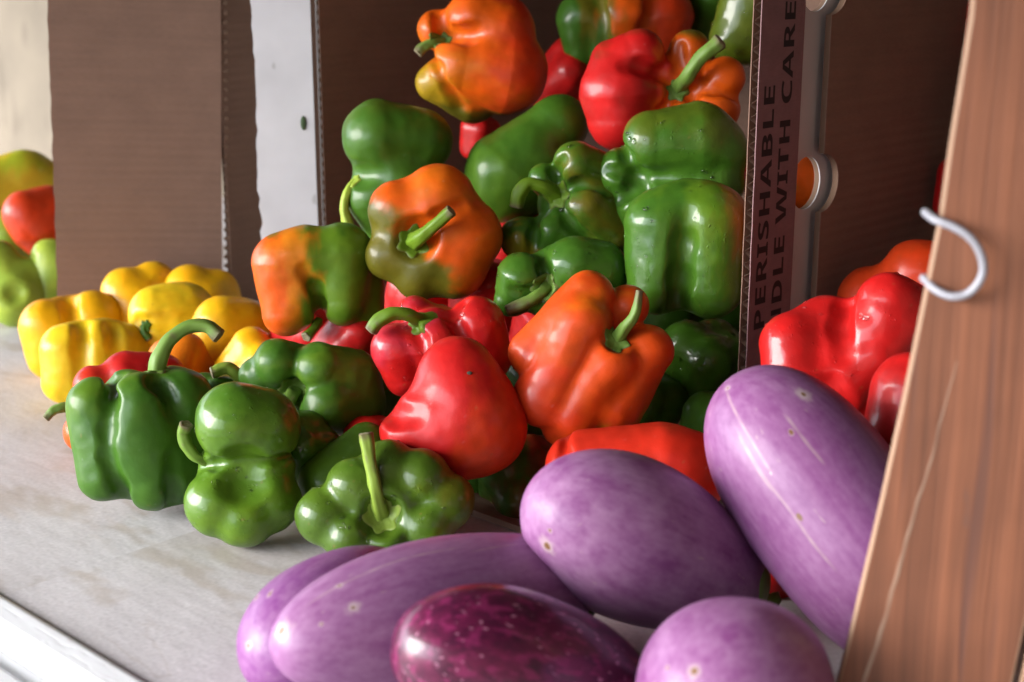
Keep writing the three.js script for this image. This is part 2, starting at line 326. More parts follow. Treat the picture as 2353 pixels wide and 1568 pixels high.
function sweep(pts, radii, colour, seed, ridges = 5, tipBrown = 0.12) {            // a bent, ribbed stalk with a thicker end
  const curve = new THREE.CatmullRomCurve3(pts), n = 26, m = 16, fr = curve.computeFrenetFrames(n), pos = [], col = [], idx = [];
  for (let i = 0; i <= n; i++) {
    const t = i / n, p = curve.getPointAt(t), k = t * (radii.length - 1), a = Math.min(Math.floor(k), radii.length - 2), r = lerp(radii[a], radii[a + 1], smooth(0, 1, k - a));
    for (let j = 0; j < m; j++) {
      const th = j / m * 2 * Math.PI, rr = r * (1 + 0.10 * Math.cos(ridges * th + t * 1.5) + 0.16 * noise.noise(t * 6 + seed, Math.cos(th), Math.sin(th)));
      const q = p.clone().addScaledVector(fr.normals[i], Math.cos(th) * rr).addScaledVector(fr.binormals[i], Math.sin(th) * rr); pos.push(q.x, q.y, q.z);
      const sc = smooth(0.16, 0.42, fbm(t * 9 + seed, th * 1.2, seed, 2)), e = smooth(1 - tipBrown, 1, t + 0.08 * noise.noise(th, seed, 2));
      let c = colour.map((x) => x * (1 + 0.3 * fbm(th * 1.5 + seed, t * 2, 3, 2))); c = mix3(c, STEMBROWN, clamp(sc * 0.7 + e * 0.8)); col.push(...c);
    }
  }
  for (let i = 0; i < n; i++) for (let j = 0; j < m; j++) { const a = i * m + j, b = i * m + (j + 1) % m; idx.push(a, b, a + m, b, b + m, a + m); }
  const g = new THREE.BufferGeometry(); g.setAttribute('position', new THREE.Float32BufferAttribute(pos, 3)); g.setAttribute('color', new THREE.Float32BufferAttribute(col, 3)); g.setIndex(idx); g.computeVertexNormals();
  // cut end: a shallow dished face closing the last ring
  const cpos = [], ccol = [], cidx = [], e = curve.getPointAt(1), tan = fr.tangents[n], rings = [[1, 0], [0.85, 0.12], [0.55, 0.02], [0.3, 0.06], [0.0, -0.02]], rN = radii[radii.length - 1];
  rings.forEach(([s, d], q) => { for (let j = 0; j < m; j++) { const o = (n * m + j) * 3; cpos.push(...[0, 1, 2].map((k) => e.getComponent(k) + (pos[o + k] - e.getComponent(k)) * s + tan.getComponent(k) * d * rN * 1.6)); const w = 0.8 + 0.5 * noise.noise(j * 0.8, q, seed); ccol.push(...(q === 1 || q === 3 ? [0.30, 0.26, 0.16] : [0.18, 0.15, 0.085]).map((x) => x * w)); } });
  for (let q = 0; q < rings.length - 1; q++) for (let j = 0; j < m; j++) { const a = q * m + j, b = q * m + (j + 1) % m; cidx.push(a, b, a + m, b, b + m, a + m); }
  const c = new THREE.BufferGeometry(); c.setAttribute('position', new THREE.Float32BufferAttribute(cpos, 3)); c.setAttribute('color', new THREE.Float32BufferAttribute(ccol, 3)); c.setIndex(cidx); c.computeVertexNormals();
  return [g, c];
}
// naive surface nets over the box that holds the lobes
function surfaceNet(f, lobes, h) {
  const lo = [1e9, 1e9, 1e9], hi = [-1e9, -1e9, -1e9];
  for (const l of lobes) for (let k = 0; k < 3; k++) { lo[k] = Math.min(lo[k], l[k] - l[3], l[4 + k] - l[7]); hi[k] = Math.max(hi[k], l[k] + l[3], l[4 + k] + l[7]); }
  const n = lo.map((q, k) => { lo[k] = q - 14 - h; return Math.ceil((hi[k] + 14 + h - lo[k]) / h) + 1; }), [nx, ny, nz] = n, F = new Float32Array(nx * ny * nz), id = (i, j, k) => (k * ny + j) * nx + i;
  for (let k = 0; k < nz; k++) for (let j = 0; j < ny; j++) for (let i = 0; i < nx; i++) { const v = F[id(i, j, k)] = f(lo[0] + i * h, lo[1] + j * h, lo[2] + k * h); const skip = Math.floor(Math.abs(v) / h * 0.8) - 2; for (let q = 0; q < skip && i < nx - 1; q++) F[id(++i, j, k)] = v; }
  const cellV = new Int32Array(nx * ny * nz).fill(-1), pos = [], quads = [];
  for (let k = 0; k < nz - 1; k++) for (let j = 0; j < ny - 1; j++) for (let i = 0; i < nx - 1; i++) {
    let sx = 0, sy = 0, sz = 0, c = 0;
    const edge = (i0, j0, k0, i1, j1, k1) => { const a = F[id(i + i0, j + j0, k + k0)], b = F[id(i + i1, j + j1, k + k1)]; if ((a < 0) === (b < 0)) return; const t = a / (a - b); sx += i0 + (i1 - i0) * t; sy += j0 + (j1 - j0) * t; sz += k0 + (k1 - k0) * t; c++; };
    const s0 = F[id(i, j, k)]; if (Math.abs(s0) > 3 * h) continue;
    edge(0, 0, 0, 1, 0, 0); edge(0, 1, 0, 1, 1, 0); edge(0, 0, 1, 1, 0, 1); edge(0, 1, 1, 1, 1, 1); edge(0, 0, 0, 0, 1, 0); edge(1, 0, 0, 1, 1, 0); edge(0, 0, 1, 0, 1, 1); edge(1, 0, 1, 1, 1, 1); edge(0, 0, 0, 0, 0, 1); edge(1, 0, 0, 1, 0, 1); edge(0, 1, 0, 0, 1, 1); edge(1, 1, 0, 1, 1, 1);
    if (c) { cellV[id(i, j, k)] = pos.length / 3; pos.push(lo[0] + (i + sx / c) * h, lo[1] + (j + sy / c) * h, lo[2] + (k + sz / c) * h); }
  }
  for (let k = 1; k < nz - 1; k++) for (let j = 1; j < ny - 1; j++) for (let i = 1; i < nx - 1; i++) {
    const a = F[id(i, j, k)] < 0, q = (b, c0, c1, c2, c3) => { if (a !== b && c0 >= 0 && c1 >= 0 && c2 >= 0 && c3 >= 0) quads.push(a ? [c0, c1, c2, c3] : [c3, c2, c1, c0]); };
    q(F[id(i + 1, j, k)] < 0, cellV[id(i, j - 1, k - 1)], cellV[id(i, j, k - 1)], cellV[id(i, j, k)], cellV[id(i, j - 1, k)]);
    q(F[id(i, j + 1, k)] < 0, cellV[id(i - 1, j, k - 1)], cellV[id(i - 1, j, k)], cellV[id(i, j, k)], cellV[id(i, j, k - 1)]);
    q(F[id(i, j, k + 1)] < 0, cellV[id(i - 1, j - 1, k)], cellV[id(i, j - 1, k)], cellV[id(i, j, k)], cellV[id(i - 1, j, k)]);
  }
  return { pos, quads };
}
let pepperCount = 0;
function pepper(s) {
  const seed = ++pepperCount, [cx, cy] = s.c, k = s.k ?? 20;
  const d = s.rest ? CAM_H / (-ray(cx, cy).y + s.rest / FP * cp) : s.d, sc = d / FP;
  const lobes = (s.lobes ?? bell(cx, cy, { seed, ...s.bell })).map((l) => { const q = l.length > 4 ? l : [...l, l[0], l[1], l[2], l[3]]; return [q[0] - cx, cy - q[1], q[2], q[3], q[4] - cx, cy - q[5], q[6], q[7]]; });
  const f0 = field(lobes, k), Z = ray(cx, cy).negate().normalize(), X = V(0, 1, 0).cross(Z).normalize(), Y = Z.clone().cross(X);
  let R = 0; for (const l of lobes) R = Math.max(R, Math.hypot(l[0], l[1], l[2]) + l[3], Math.hypot(l[4], l[5], l[6]) + l[7]);
  const zOn = (ff) => (x, y) => { let z = R * 1.2; for (let i = 0; i < 60; i++) { const v = ff(x, y, z); if (v < 0.3) break; z -= v * 0.8; if (z < -R) return 0; } return z; };
  // furrows and pits pressed into the skin where the photograph shows them: a path of points, a width and a depth at each point
  const z0 = zOn(f0), dents = [];
  for (const { p, r: r0, d: d0 } of s.cuts ?? []) { const r = r0 * 1.2, dep = d0.map((q) => q * 1.15); let prev; p.forEach(([x, y], i) => { const lx = x - cx, ly = cy - y, q = [lx, ly, z0(lx, ly) + r - dep[Math.min(i, dep.length - 1)], r]; if (prev) dents.push([...prev, ...q]); prev = q; }); }
  for (const [x, y, r0, d0] of s.pits ?? []) { const r = r0 * 1.1, dep = d0 * 1.15; const q = [x - cx, cy - y, z0(x - cx, cy - y) + r - dep, r]; dents.push([...q, ...q]); }
  const f = dents.length ? field(lobes, k, dents, s.kd ?? 20) : f0, zAt = zOn(f);
  const stem = s.stem, base = stem && V(stem.pts[0][0] - cx, cy - stem.pts[0][1], 0); if (base) base.z = stem.z ?? zAt(base.x, base.y);
  const o = thing('bell_pepper', s.label, 'bell pepper', s.group);
  o.position.copy(at(cx, cy, d)); o.quaternion.setFromRotationMatrix(new THREE.Matrix4().makeBasis(X, Y, Z));
  // body
  const pole = (s.pole ? V(...s.pole) : base ? base.clone() : V(0, 1, 0)).normalize(), pu = (Math.abs(pole.z) < 0.9 ? V(0, 0, 1) : V(0, 1, 0)).cross(pole).normalize(), pv = pole.clone().cross(pu);
  const cell = (s.low ? 7.5 : 4.6) * Math.max(1, R / 190), amp = s.amp ?? 0.015, C = [], { pos: B, quads } = surfaceNet(f, lobes, cell), nb = B.length / 3, I0 = [];
  for (const [a, b, c, d2] of quads) I0.push(a, b, c, a, c, d2);
  for (let i = 0; i < nb; i++) {
    let x = B[3 * i], y = B[3 * i + 1], z = B[3 * i + 2], gx, gy, gz; const e = 0.5;
    for (let q = 0; q < 3; q++) { const v = f(x, y, z); gx = f(x + e, y, z) - f(x - e, y, z); gy = f(x, y + e, z) - f(x, y - e, z); gz = f(x, y, z + e) - f(x, y, z - e); const l = Math.hypot(gx, gy, gz) || 1; gx /= l; gy /= l; gz /= l; const m = clamp(v, -cell, cell) * 0.9; x -= gx * m; y -= gy * m; z -= gz * m; }
    const w = R * amp * (noise.noise(x / R * 2.6 + seed * 3.1, y / R * 2.6, z / R * 2.6) + 0.45 * noise.noise(x / R * 6 + seed, y / R * 6, z / R * 6)); x += gx * w; y += gy * w; z += gz * w;
    B[3 * i] = x; B[3 * i + 1] = y; B[3 * i + 2] = z;
    // ripening colours
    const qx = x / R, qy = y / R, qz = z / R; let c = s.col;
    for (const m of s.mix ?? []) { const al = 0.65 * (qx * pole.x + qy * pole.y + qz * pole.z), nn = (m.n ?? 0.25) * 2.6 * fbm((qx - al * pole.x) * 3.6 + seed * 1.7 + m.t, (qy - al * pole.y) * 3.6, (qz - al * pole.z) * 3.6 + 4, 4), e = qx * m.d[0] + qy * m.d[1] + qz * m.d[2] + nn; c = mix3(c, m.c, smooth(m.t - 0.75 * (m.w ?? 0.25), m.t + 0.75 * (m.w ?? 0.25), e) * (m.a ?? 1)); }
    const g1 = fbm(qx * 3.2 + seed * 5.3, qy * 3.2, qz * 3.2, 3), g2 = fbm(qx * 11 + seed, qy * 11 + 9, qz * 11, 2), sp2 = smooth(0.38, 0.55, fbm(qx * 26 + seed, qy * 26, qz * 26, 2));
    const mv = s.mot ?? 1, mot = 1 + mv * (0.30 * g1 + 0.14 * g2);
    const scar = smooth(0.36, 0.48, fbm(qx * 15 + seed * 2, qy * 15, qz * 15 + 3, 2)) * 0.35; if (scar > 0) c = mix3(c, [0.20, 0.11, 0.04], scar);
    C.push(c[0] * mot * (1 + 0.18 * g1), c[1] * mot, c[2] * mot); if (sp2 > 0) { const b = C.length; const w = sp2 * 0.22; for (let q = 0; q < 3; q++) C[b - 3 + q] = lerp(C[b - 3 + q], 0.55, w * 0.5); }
  }
  const base0 = new THREE.BufferGeometry(); base0.setAttribute('position', new THREE.Float32BufferAttribute(B.map((q) => q * sc), 3)); base0.setIndex(I0); base0.computeVertexNormals();
  // six texture patches, one for each side of the pepper
  const BN = base0.attributes.normal, ids = new Map(), P = [], NN = [], CC = [], UV = [], I = [], fr = [pole, pu, pv], cm = V();
  const vert = (v, q) => { const h = v * 6 + q; let n = ids.get(h); if (n === undefined) {
    n = P.length / 3; ids.set(h, n); P.push(B[3 * v] * sc, B[3 * v + 1] * sc, B[3 * v + 2] * sc); NN.push(BN.getX(v), BN.getY(v), BN.getZ(v)); CC.push(C[3 * v], C[3 * v + 1], C[3 * v + 2]);
    cm.set(B[3 * v], B[3 * v + 1], B[3 * v + 2]); const a = q >> 1, u = cm.dot(fr[(a + 1) % 3]) * sc / 0.08, w = cm.dot(fr[(a + 2) % 3]) * sc / 0.08; UV.push(u + q * 0.37 + seed * 0.13, w + q * 0.61 + seed * 0.29);
  } return n; };
  for (const qd of quads) { cm.set(0, 0, 0); for (const v of qd) { cm.x += BN.getX(v); cm.y += BN.getY(v); cm.z += BN.getZ(v); } const w = fr.map((a) => cm.dot(a)); let a = 0; if (Math.abs(w[1]) > Math.abs(w[a])) a = 1; if (Math.abs(w[2]) > Math.abs(w[a])) a = 2; const q = a * 2 + (w[a] < 0 ? 1 : 0), [b0, b1, b2, b3] = qd.map((v) => vert(v, q)); I.push(b0, b1, b2, b0, b2, b3); }
  const g = new THREE.BufferGeometry(); g.setAttribute('position', new THREE.Float32BufferAttribute(P, 3)); g.setAttribute('normal', new THREE.Float32BufferAttribute(NN, 3)); g.setAttribute('color', new THREE.Float32BufferAttribute(CC, 3)); g.setAttribute('uv', new THREE.Float32BufferAttribute(UV, 2)); g.setIndex(I);
  part('flesh', g, s.wet ? M.skinWet : M.skin, o);
  if (s.wet && !s.low) {                                            // beads of water
    seedState = seed * 331 + 5; const dg = [], q0 = new THREE.Quaternion(), up0 = V(0, 0, 1), nv = V();
    for (let a = 0; a < 900 && dg.length < 70; a++) {
      const v = Math.floor(rnd() * nb), x = B[3 * v], y = B[3 * v + 1], z = B[3 * v + 2]; if (noise.noise(x / 45 + seed, y / 45, z / 45) < 0.02) continue;
      nv.set(BN.getX(v), BN.getY(v), BN.getZ(v)); q0.setFromUnitVectors(up0, nv); const r = (rnd() < 0.25 ? 4.5 + 3.5 * rnd() : 2 + 2.2 * rnd()) * sc;
      dg.push(new THREE.SphereGeometry(1, 8, 5, 0, Math.PI * 2, 0, Math.PI * 0.5).rotateX(Math.PI / 2).scale(r * (0.8 + 0.5 * rnd()), r, r * 0.45).applyQuaternion(q0).translate(x * sc, y * sc, z * sc));
    }
    if (dg.length) part('water_drops', mergeGeometries(dg), M.water, o).userData.kind = 'stuff';
  }
  for (const [x, y, r] of s.specks ?? []) part('speck', new THREE.SphereGeometry(1, 10, 8).scale(r * 1.5 * sc, r * sc, r * 0.5 * sc).rotateZ(0.3).translate((x - cx) * sc, (cy - y) * sc, zAt(x - cx, cy - y) * sc), M.speck, o);
  if (stem) {
    const pts = stem.pts.map(([x, y, dz = 0], i) => V(x - cx, cy - y, base.z + dz - (i ? 0 : 6)).multiplyScalar(sc)), colr = stem.col ?? STEMGREEN;
    const [sg, eg] = sweep(pts, stem.r.map((r) => r * sc), colr, seed, 5, stem.brown ?? 0.1);
    const st = part('stem', sg, M.stem, o); part('cut_end', eg, M.stem, st);
    if (stem.calyx ?? stem.z === undefined) {
      const dirS = pts[Math.min(1, pts.length - 1)].clone().sub(pts[0]).normalize(), nrm = V(); { const e = 2; nrm.set(f(base.x + e, base.y, base.z) - f(base.x - e, base.y, base.z), f(base.x, base.y + e, base.z) - f(base.x, base.y - e, base.z), f(base.x, base.y, base.z + e) - f(base.x, base.y, base.z - e)).normalize(); }
      const ax = dirS.clone().lerp(nrm, 0.5).normalize(), u = (Math.abs(ax.x) < 0.8 ? V(1, 0, 0) : V(0, 1, 0)).cross(ax).normalize(), v = ax.clone().cross(u), cpz = [], cc = [], ci = [], nr = 7, na = 36;
      for (let a = 0; a <= nr; a++) for (let b = 0; b < na; b++) {
        const th = b / na * 2 * Math.PI, ro = (stem.calyx ?? stem.r[0] * 1.7) * (a / nr) * (1 + 0.14 * Math.cos(6 * th + seed) + 0.10 * noise.noise(Math.cos(th) * 2, Math.sin(th) * 2, seed)), p = base.clone().addScaledVector(u, Math.cos(th) * ro).addScaledVector(v, Math.sin(th) * ro);
        let h = 40; for (let q = 0; q < 30; q++) { const vv = f(p.x + ax.x * h, p.y + ax.y * h, p.z + ax.z * h); if (vv < 1) break; h -= vv * 0.8; if (h < -40) { h = -40; break; } }
        h += 2.5 + 3.5 * (1 - a / nr) - (a === nr ? 4.5 : 0); p.addScaledVector(ax, h).multiplyScalar(sc); cpz.push(p.x, p.y, p.z);
        cc.push(...mix3(colr.map((x) => x * (0.9 + 0.4 * fbm(th * 2, a, seed, 2))), STEMBROWN, a === nr ? 0.5 : 0));
      }
      for (let a = 0; a < nr; a++) for (let b = 0; b < na; b++) { const p = a * na + b, q = a * na + (b + 1) % na; ci.push(p, p + na, q, q, p + na, q + na); }
      const cg = new THREE.BufferGeometry(); cg.setAttribute('position', new THREE.Float32BufferAttribute(cpz, 3)); cg.setAttribute('color', new THREE.Float32BufferAttribute(cc, 3)); cg.setIndex(ci); cg.computeVertexNormals();
      part('calyx', cg, M.stem, o);
    }
  }
  return o;
}
const HEAP = 'mixed bell peppers heaped in and before the printed box', YEL = 'yellow bell peppers in front of the brown panel', FAR = 'pale peppers against the beige wall', REDS = 'red bell peppers in the dark box';
const PEPPERS = [
  // upper heap
  { label: 'orange pepper with its stem turned to the side, topmost on the box’s inner wall', group: HEAP, cuts: [{ p: [[1018, 88], [1045, 84], [1075, 82], [1108, 68]], r: 14, d: [34, 28, 14, 0] }, { p: [[1002, 15], [1013, 55], [1022, 88]], r: 10, d: [8, 14, 25] }, { p: [[994, 117], [1010, 160], [1030, 205], [1055, 245]], r: 9, d: [22, 15, 11, 7] }], c: [1110, 135], d: 1.17, k: 24, col: ORANGE, mix: [{ c: SCARLET, d: [1, 0, 0], t: 0.25, w: 0.35 }, { c: AMBER, d: [-0.7, 0, 0.6], t: 0.55, w: 0.3, a: 0.7 }, { c: MUSTARD, d: [-0.75, -0.65, 0], t: 0.62, w: 0.16, n: 0.1 }, { c: OLIVE, d: [-0.1, -1, -0.1], t: 0.66, w: 0.12, n: 0.1 }],
    lobes: [[1095, 50, 5, 72, 1150, 70, 0, 80], [1060, 150, 25, 72, 1160, 165, 10, 98], [1005, 70, -15, 46], [1000, 190, -10, 46, 1085, 225, -25, 58]],
    stem: { pts: [[1022, 98], [995, 100, 18], [976, 108, 24], [962, 122, 26]], r: [12, 11, 12], brown: 0.3 } },
  { label: 'half ripe pepper, olive on one side and red on the other, at the top', group: HEAP, cuts: [{ p: [[1372, -20], [1382, 50], [1390, 120]], r: 13, d: [12, 12, 12] }, { p: [[1492, -20], [1488, 60], [1478, 130]], r: 13, d: [10, 8, 8] }], k: 18, c: [1435, 60], d: 1.27, col: ORANGE, mix: [{ c: SCARLET, d: [1, 0, 0], t: 0.35, w: 0.3 }, { c: OLIVE, d: [-1, 0, 0.1], t: 0.12, w: 0.22 }, { c: DEEP, d: [-1, -0.4, 0.1], t: 0.5, w: 0.2 }],
    lobes: [[1340, 45, 10, 62, 1345, 110, 0, 52], [1432, 40, 30, 80, 1430, 110, 20, 70], [1525, 40, 0, 68, 1520, 100, 0, 56], [1435, 20, -30, 110]], stem: null },
  { label: 'dark green pepper in the shade at the back of the printed box', group: HEAP, c: [1625, 15], d: 1.3, low: true, col: GREEN, bell: { R: 80, axis: [0.3, 0.8, 0.3] } },
  { label: 'red orange pepper with thick green stem raised, high in the printed box', group: HEAP, cuts: [{ p: [[1440, 148], [1475, 154], [1520, 170], [1540, 180]], r: 12, d: [0, 9, 17, 24] }, { p: [[1590, 208], [1640, 206], [1695, 224]], r: 8, d: [18, 10, 6] }, { p: [[1548, 190], [1562, 160], [1560, 110]], r: 10, d: [24, 16, 12] }, { p: [[1540, 225], [1525, 260], [1515, 300]], r: 9, d: [24, 16, 10] }, { p: [[1590, 225], [1605, 265]], r: 9, d: [20, 10] }], pits: [[1558, 205, 24, 26]], c: [1530, 195], d: 1.1, k: 15, col: ORANGE, mix: [{ c: RED, d: [-1, 0.1, 0.1], t: 0.05, w: 0.22 }, { c: OLIVE, d: [0.2, 0.95, -0.4], t: 0.62, w: 0.16, n: 0.1 }, { c: BROWN, d: [-0.2, 1, 0.25], t: 0.72, w: 0.12, a: 0.45 }],
    lobes: [[1425, 215, 15, 92, 1430, 268, 10, 80], [1470, 128, 15, 58, 1420, 160, 5, 70], [1582, 118, -30, 48, 1570, 180, -50, 60], [1662, 180, -10, 50], [1640, 248, 5, 62], [1570, 265, 15, 50], [1540, 225, -45, 100]],
    stem: { pts: [[1556, 208, -12], [1578, 175, 30], [1606, 135, 50], [1648, 98, 60]], r: [20, 16, 15, 17], calyx: 26 } },
  { label: 'olive green pepper pressed against the top of the printed flap', group: HEAP, c: [1715, 50], d: 1.17, wet: true, col: mix3(GREEN, OLIVE, 0.5), lobes: [[1692, 92, 10, 60, 1735, -20, 0, 78], [1740, 90, 0, 60, 1760, -10, 0, 70]] },
  { label: 'dark red pepper in the gap below the topmost orange pepper', group: HEAP, c: [1300, 185], d: 1.30, low: true, col: RED, bell: { R: 85, axis: [0.5, 0.4, 0.3] } },
  { label: 'small glimpse of red pepper between two smooth green peppers', group: HEAP, c: [1100, 318], d: 1.24, low: true, col: RED, bell: { R: 48, axis: [0.2, 0.9, 0.2] } },
  { label: 'smooth dull green pepper with a thin pale stem hanging down, against the inner wall', group: HEAP, cuts: [{ p: [[785, 388], [825, 400], [870, 404]], r: 18, d: [12, 9, 2] }], c: [905, 370], d: 1.14, k: 30, col: GREEN, mix: [{ c: OLIVE, d: [0.2, 0.9, 0.2], t: 0.55, w: 0.3, a: 0.35 }], lobes: [[872, 314, 15, 84, 965, 325, 0, 76], [858, 455, 15, 62, 880, 515, 0, 50], [930, 420, 10, 76], [885, 395, 0, 76]],
    stem: { pts: [[815, 415], [798, 440, 8], [791, 475, 12], [800, 520, 14]], r: [9, 10, 13], col: PALE } },
  { label: 'long smooth green pepper lying aslant behind the lobed ones', group: HEAP, c: [1205, 365], d: 1.15, k: 60, col: GREEN, mix: [{ c: LIME, d: [-0.3, -0.4, 0.8], t: 0.55, w: 0.3, a: 0.3 }], lobes: [[1268, 292, 0, 62, 1165, 395, 20, 96], [1230, 395, 20, 72], [1165, 445, 15, 60], [1300, 280, -20, 48]] },
  { label: 'deeply lobed olive green pepper with a hooked stem', group: HEAP, cuts: [{ p: [[1284, 445], [1330, 425], [1395, 440]], r: 8, d: [22, 15, 7] }, { p: [[1287, 470], [1310, 505], [1355, 548]], r: 8, d: [20, 16, 8] }, { p: [[1262, 470], [1238, 500], [1228, 540], [1228, 580]], r: 8, d: [18, 14, 14, 8] }, { p: [[1280, 440], [1275, 400], [1290, 370]], r: 8, d: [18, 14, 8] }], pits: [[1282, 450, 18, 18]], c: [1310, 465], d: 1.065, wet: true, k: 15, col: GREEN, mix: [{ c: OLIVE, d: [0.35, 0.2, 0.6], t: 0.35, w: 0.25 }, { c: MUSTARD, d: [-0.4, -0.4, 0.5], t: 0.6, w: 0.15, a: 0.5 }],
    lobes: [[1330, 470, -25, 95], [1322, 378, 25, 52, 1380, 410, -20, 60], [1345, 475, 30, 60, 1410, 525, 0, 60], [1250, 412, 10, 36, 1290, 420, -20, 50], [1270, 530, 25, 42, 1320, 560, 0, 50], [1200, 550, 10, 52, 1260, 560, -10, 60]],
    stem: { pts: [[1282, 452, -8], [1252, 432, 22], [1215, 424, 30], [1194, 446, 30], [1188, 474, 24]], r: [22, 15, 14, 17, 16], calyx: 30, col: LIME } },
  { label: 'large green pepper with a puckered end, below the red one with the raised stem', group: HEAP, cuts: [{ p: [[1428, 318], [1445, 365], [1462, 402]], r: 10, d: [5, 12, 20] }, { p: [[1466, 405], [1520, 410], [1590, 415]], r: 10, d: [20, 10, 2] }, { p: [[1464, 405], [1430, 398], [1395, 394]], r: 9, d: [16, 9, 4] }, { p: [[1464, 408], [1452, 440], [1425, 462]], r: 9, d: [18, 12, 8] }, { p: [[1470, 410], [1498, 452], [1512, 485]], r: 9, d: [16, 10, 5] }], pits: [[1464, 405, 16, 16]], c: [1535, 380], d: 1.05, wet: true, k: 20, col: GREEN, mix: [{ c: mix3(GREEN, OLIVE, 0.6), d: [0.2, 0.9, 0], t: 0.35, w: 0.25, a: 0.7 }],
    lobes: [[1500, 328, 25, 72, 1600, 322, 12, 88], [1645, 345, 0, 74], [1428, 395, 0, 55, 1520, 400, -20, 70], [1530, 430, 20, 55, 1640, 420, -5, 72], [1460, 472, 15, 48, 1452, 512, 0, 36], [1570, 385, -40, 95]] },
  { label: 'wet green pepper with a reddening side, beside the printed lettering', group: HEAP, cuts: [{ p: [[1572, 490], [1571, 560], [1566, 640], [1560, 705]], r: 20, d: [3, 13, 18, 20] }], c: [1578, 582], d: 0.995, wet: true, k: 40, col: GREEN, mix: [{ c: LIME, d: [0.5, 0.3, 0.5], t: 0.40, w: 0.3, a: 0.6 }, { c: SCARLET, d: [1, 0.25, -0.2], t: 0.58, w: 0.16, n: 0.12, a: 0.85 }, { c: OLIVE, d: [1, 0.1, 0], t: 0.44, w: 0.12, a: 0.5 }],
    lobes: [[1516, 520, 20, 84, 1516, 652, 15, 74], [1630, 512, 20, 90, 1636, 655, 12, 76], [1575, 492, 0, 80]] },
  { label: 'orange and olive pepper facing out, its short stem in the middle', group: HEAP, cuts: [{ p: [[968, 530], [1012, 500], [1060, 478]], r: 12, d: [22, 10, 2] }], pits: [[955, 548, 46, 42]], c: [1000, 532], d: 1.045, k: 28, col: ORANGE, mix: [{ c: AMBER, d: [0, 0.4, 0.8], t: 0.6, w: 0.3, a: 0.5 }, { c: OLIVE, d: [-0.75, -0.75, 0.15], t: 0.33, w: 0.2, n: 0.15 }],
    lobes: [[1010, 457, 15, 80], [915, 482, 12, 68], [1075, 545, 15, 80], [1045, 615, 12, 72], [962, 630, 15, 60], [896, 586, 12, 58], [995, 535, -35, 136]],
    stem: { pts: [[948, 556, -10], [965, 546, 40], [1000, 518, 70], [1036, 488, 84]], r: [24, 17, 13, 14], calyx: 36, col: LIME } },
  { label: 'pepper half orange and half green with a deep fold, stem pointing down', group: HEAP, cuts: [{ p: [[700, 625], [722, 660], [731, 700], [728, 750]], r: 9, d: [2, 13, 18, 20] }], c: [725, 645], d: 1.055, k: 24, col: mix3(GREEN, LIME, 0.75), mix: [{ c: AMBER, d: [-1, 0.15, 0.15], t: 0.16, w: 0.2, n: 0.2, a: 0.9 }, { c: ORANGE, d: [-1, -0.1, 0], t: 0.40, w: 0.2, n: 0.15 }, { c: GREEN, d: [-0.2, 1, -0.4], t: 0.6, w: 0.15, a: 0.7 }],
    lobes: [[655, 605, 10, 75, 655, 715, 5, 55], [708, 590, 20, 72, 690, 700, 20, 46], [785, 592, 15, 78, 785, 698, 20, 52], [838, 642, -25, 45, 830, 725, -25, 50]],
    stem: { pts: [[728, 738, -6], [718, 752, 10], [708, 764, 20], [699, 773, 30]], r: [11, 10, 12], z: 15, col: LIME } },
  { label: 'dark green pepper with a brown tipped stem, behind the big orange pepper', group: HEAP, cuts: [{ p: [[1236, 572], [1250, 620], [1258, 658]], r: 9, d: [8, 15, 22] }, { p: [[1180, 670], [1225, 672], [1255, 662]], r: 9, d: [5, 10, 18] }], c: [1285, 635], d: 1.01, wet: true, k: 30, col: mix3(GREEN, DEEP, 0.45), lobes: [[1200, 642, 15, 62, 1176, 690, 5, 40], [1320, 612, 15, 70, 1375, 622, 0, 70], [1270, 682, 0, 60], [1285, 640, -40, 80]],
    stem: { pts: [[1262, 656, -5], [1240, 678, 20], [1208, 696, 30], [1168, 712, 30]], r: [17, 15, 14, 12], brown: 0.55 } },
  { label: 'bright red pepper with a curved green stem lying over it', group: HEAP, cuts: [{ p: [[955, 752], [968, 785], [978, 825]], r: 9, d: [16, 11, 4] }, { p: [[985, 728], [1035, 722], [1062, 695]], r: 9, d: [18, 12, 8] }, { p: [[1040, 740], [1075, 800]], r: 12, d: [10, 3] }], c: [1010, 795], d: 0.985, k: 16, wet: true, col: RED, mix: [{ c: [0.3844, 0.0186, 0.031], d: [-0.5, 0.4, 0.5], t: 0.5, w: 0.3 }],
    lobes: [[915, 802, 25, 62, 930, 862, 5, 50], [1000, 782, 30, 75, 1020, 842, 5, 65], [1095, 747, 15, 66, 1112, 820, 0, 65], [955, 717, -25, 40, 1000, 760, -40, 60], [1010, 800, -40, 95]],
    stem: { pts: [[966, 740, -12], [940, 724, 18], [905, 722, 26], [876, 736, 24], [858, 758, 18]], r: [17, 15, 15, 17, 15], col: LIME } },
  { label: 'smooth heart shaped red pepper with a dark speck, in the middle of the heap', group: HEAP, cuts: [{ p: [[872, 925], [905, 945], [945, 950]], r: 26, d: [16, 8, 2] }], specks: [[1078, 862, 5]], c: [1060, 945], d: 0.93, k: 60, amp: 0.012, col: RED, mix: [{ c: SCARLET, d: [0.8, -0.3, 0], t: 0.2, w: 0.4 }], lobes: [[1048, 850, 10, 76], [1060, 920, 20, 108], [948, 988, 30, 74], [1105, 985, 10, 106], [1030, 1012, 25, 86]] },
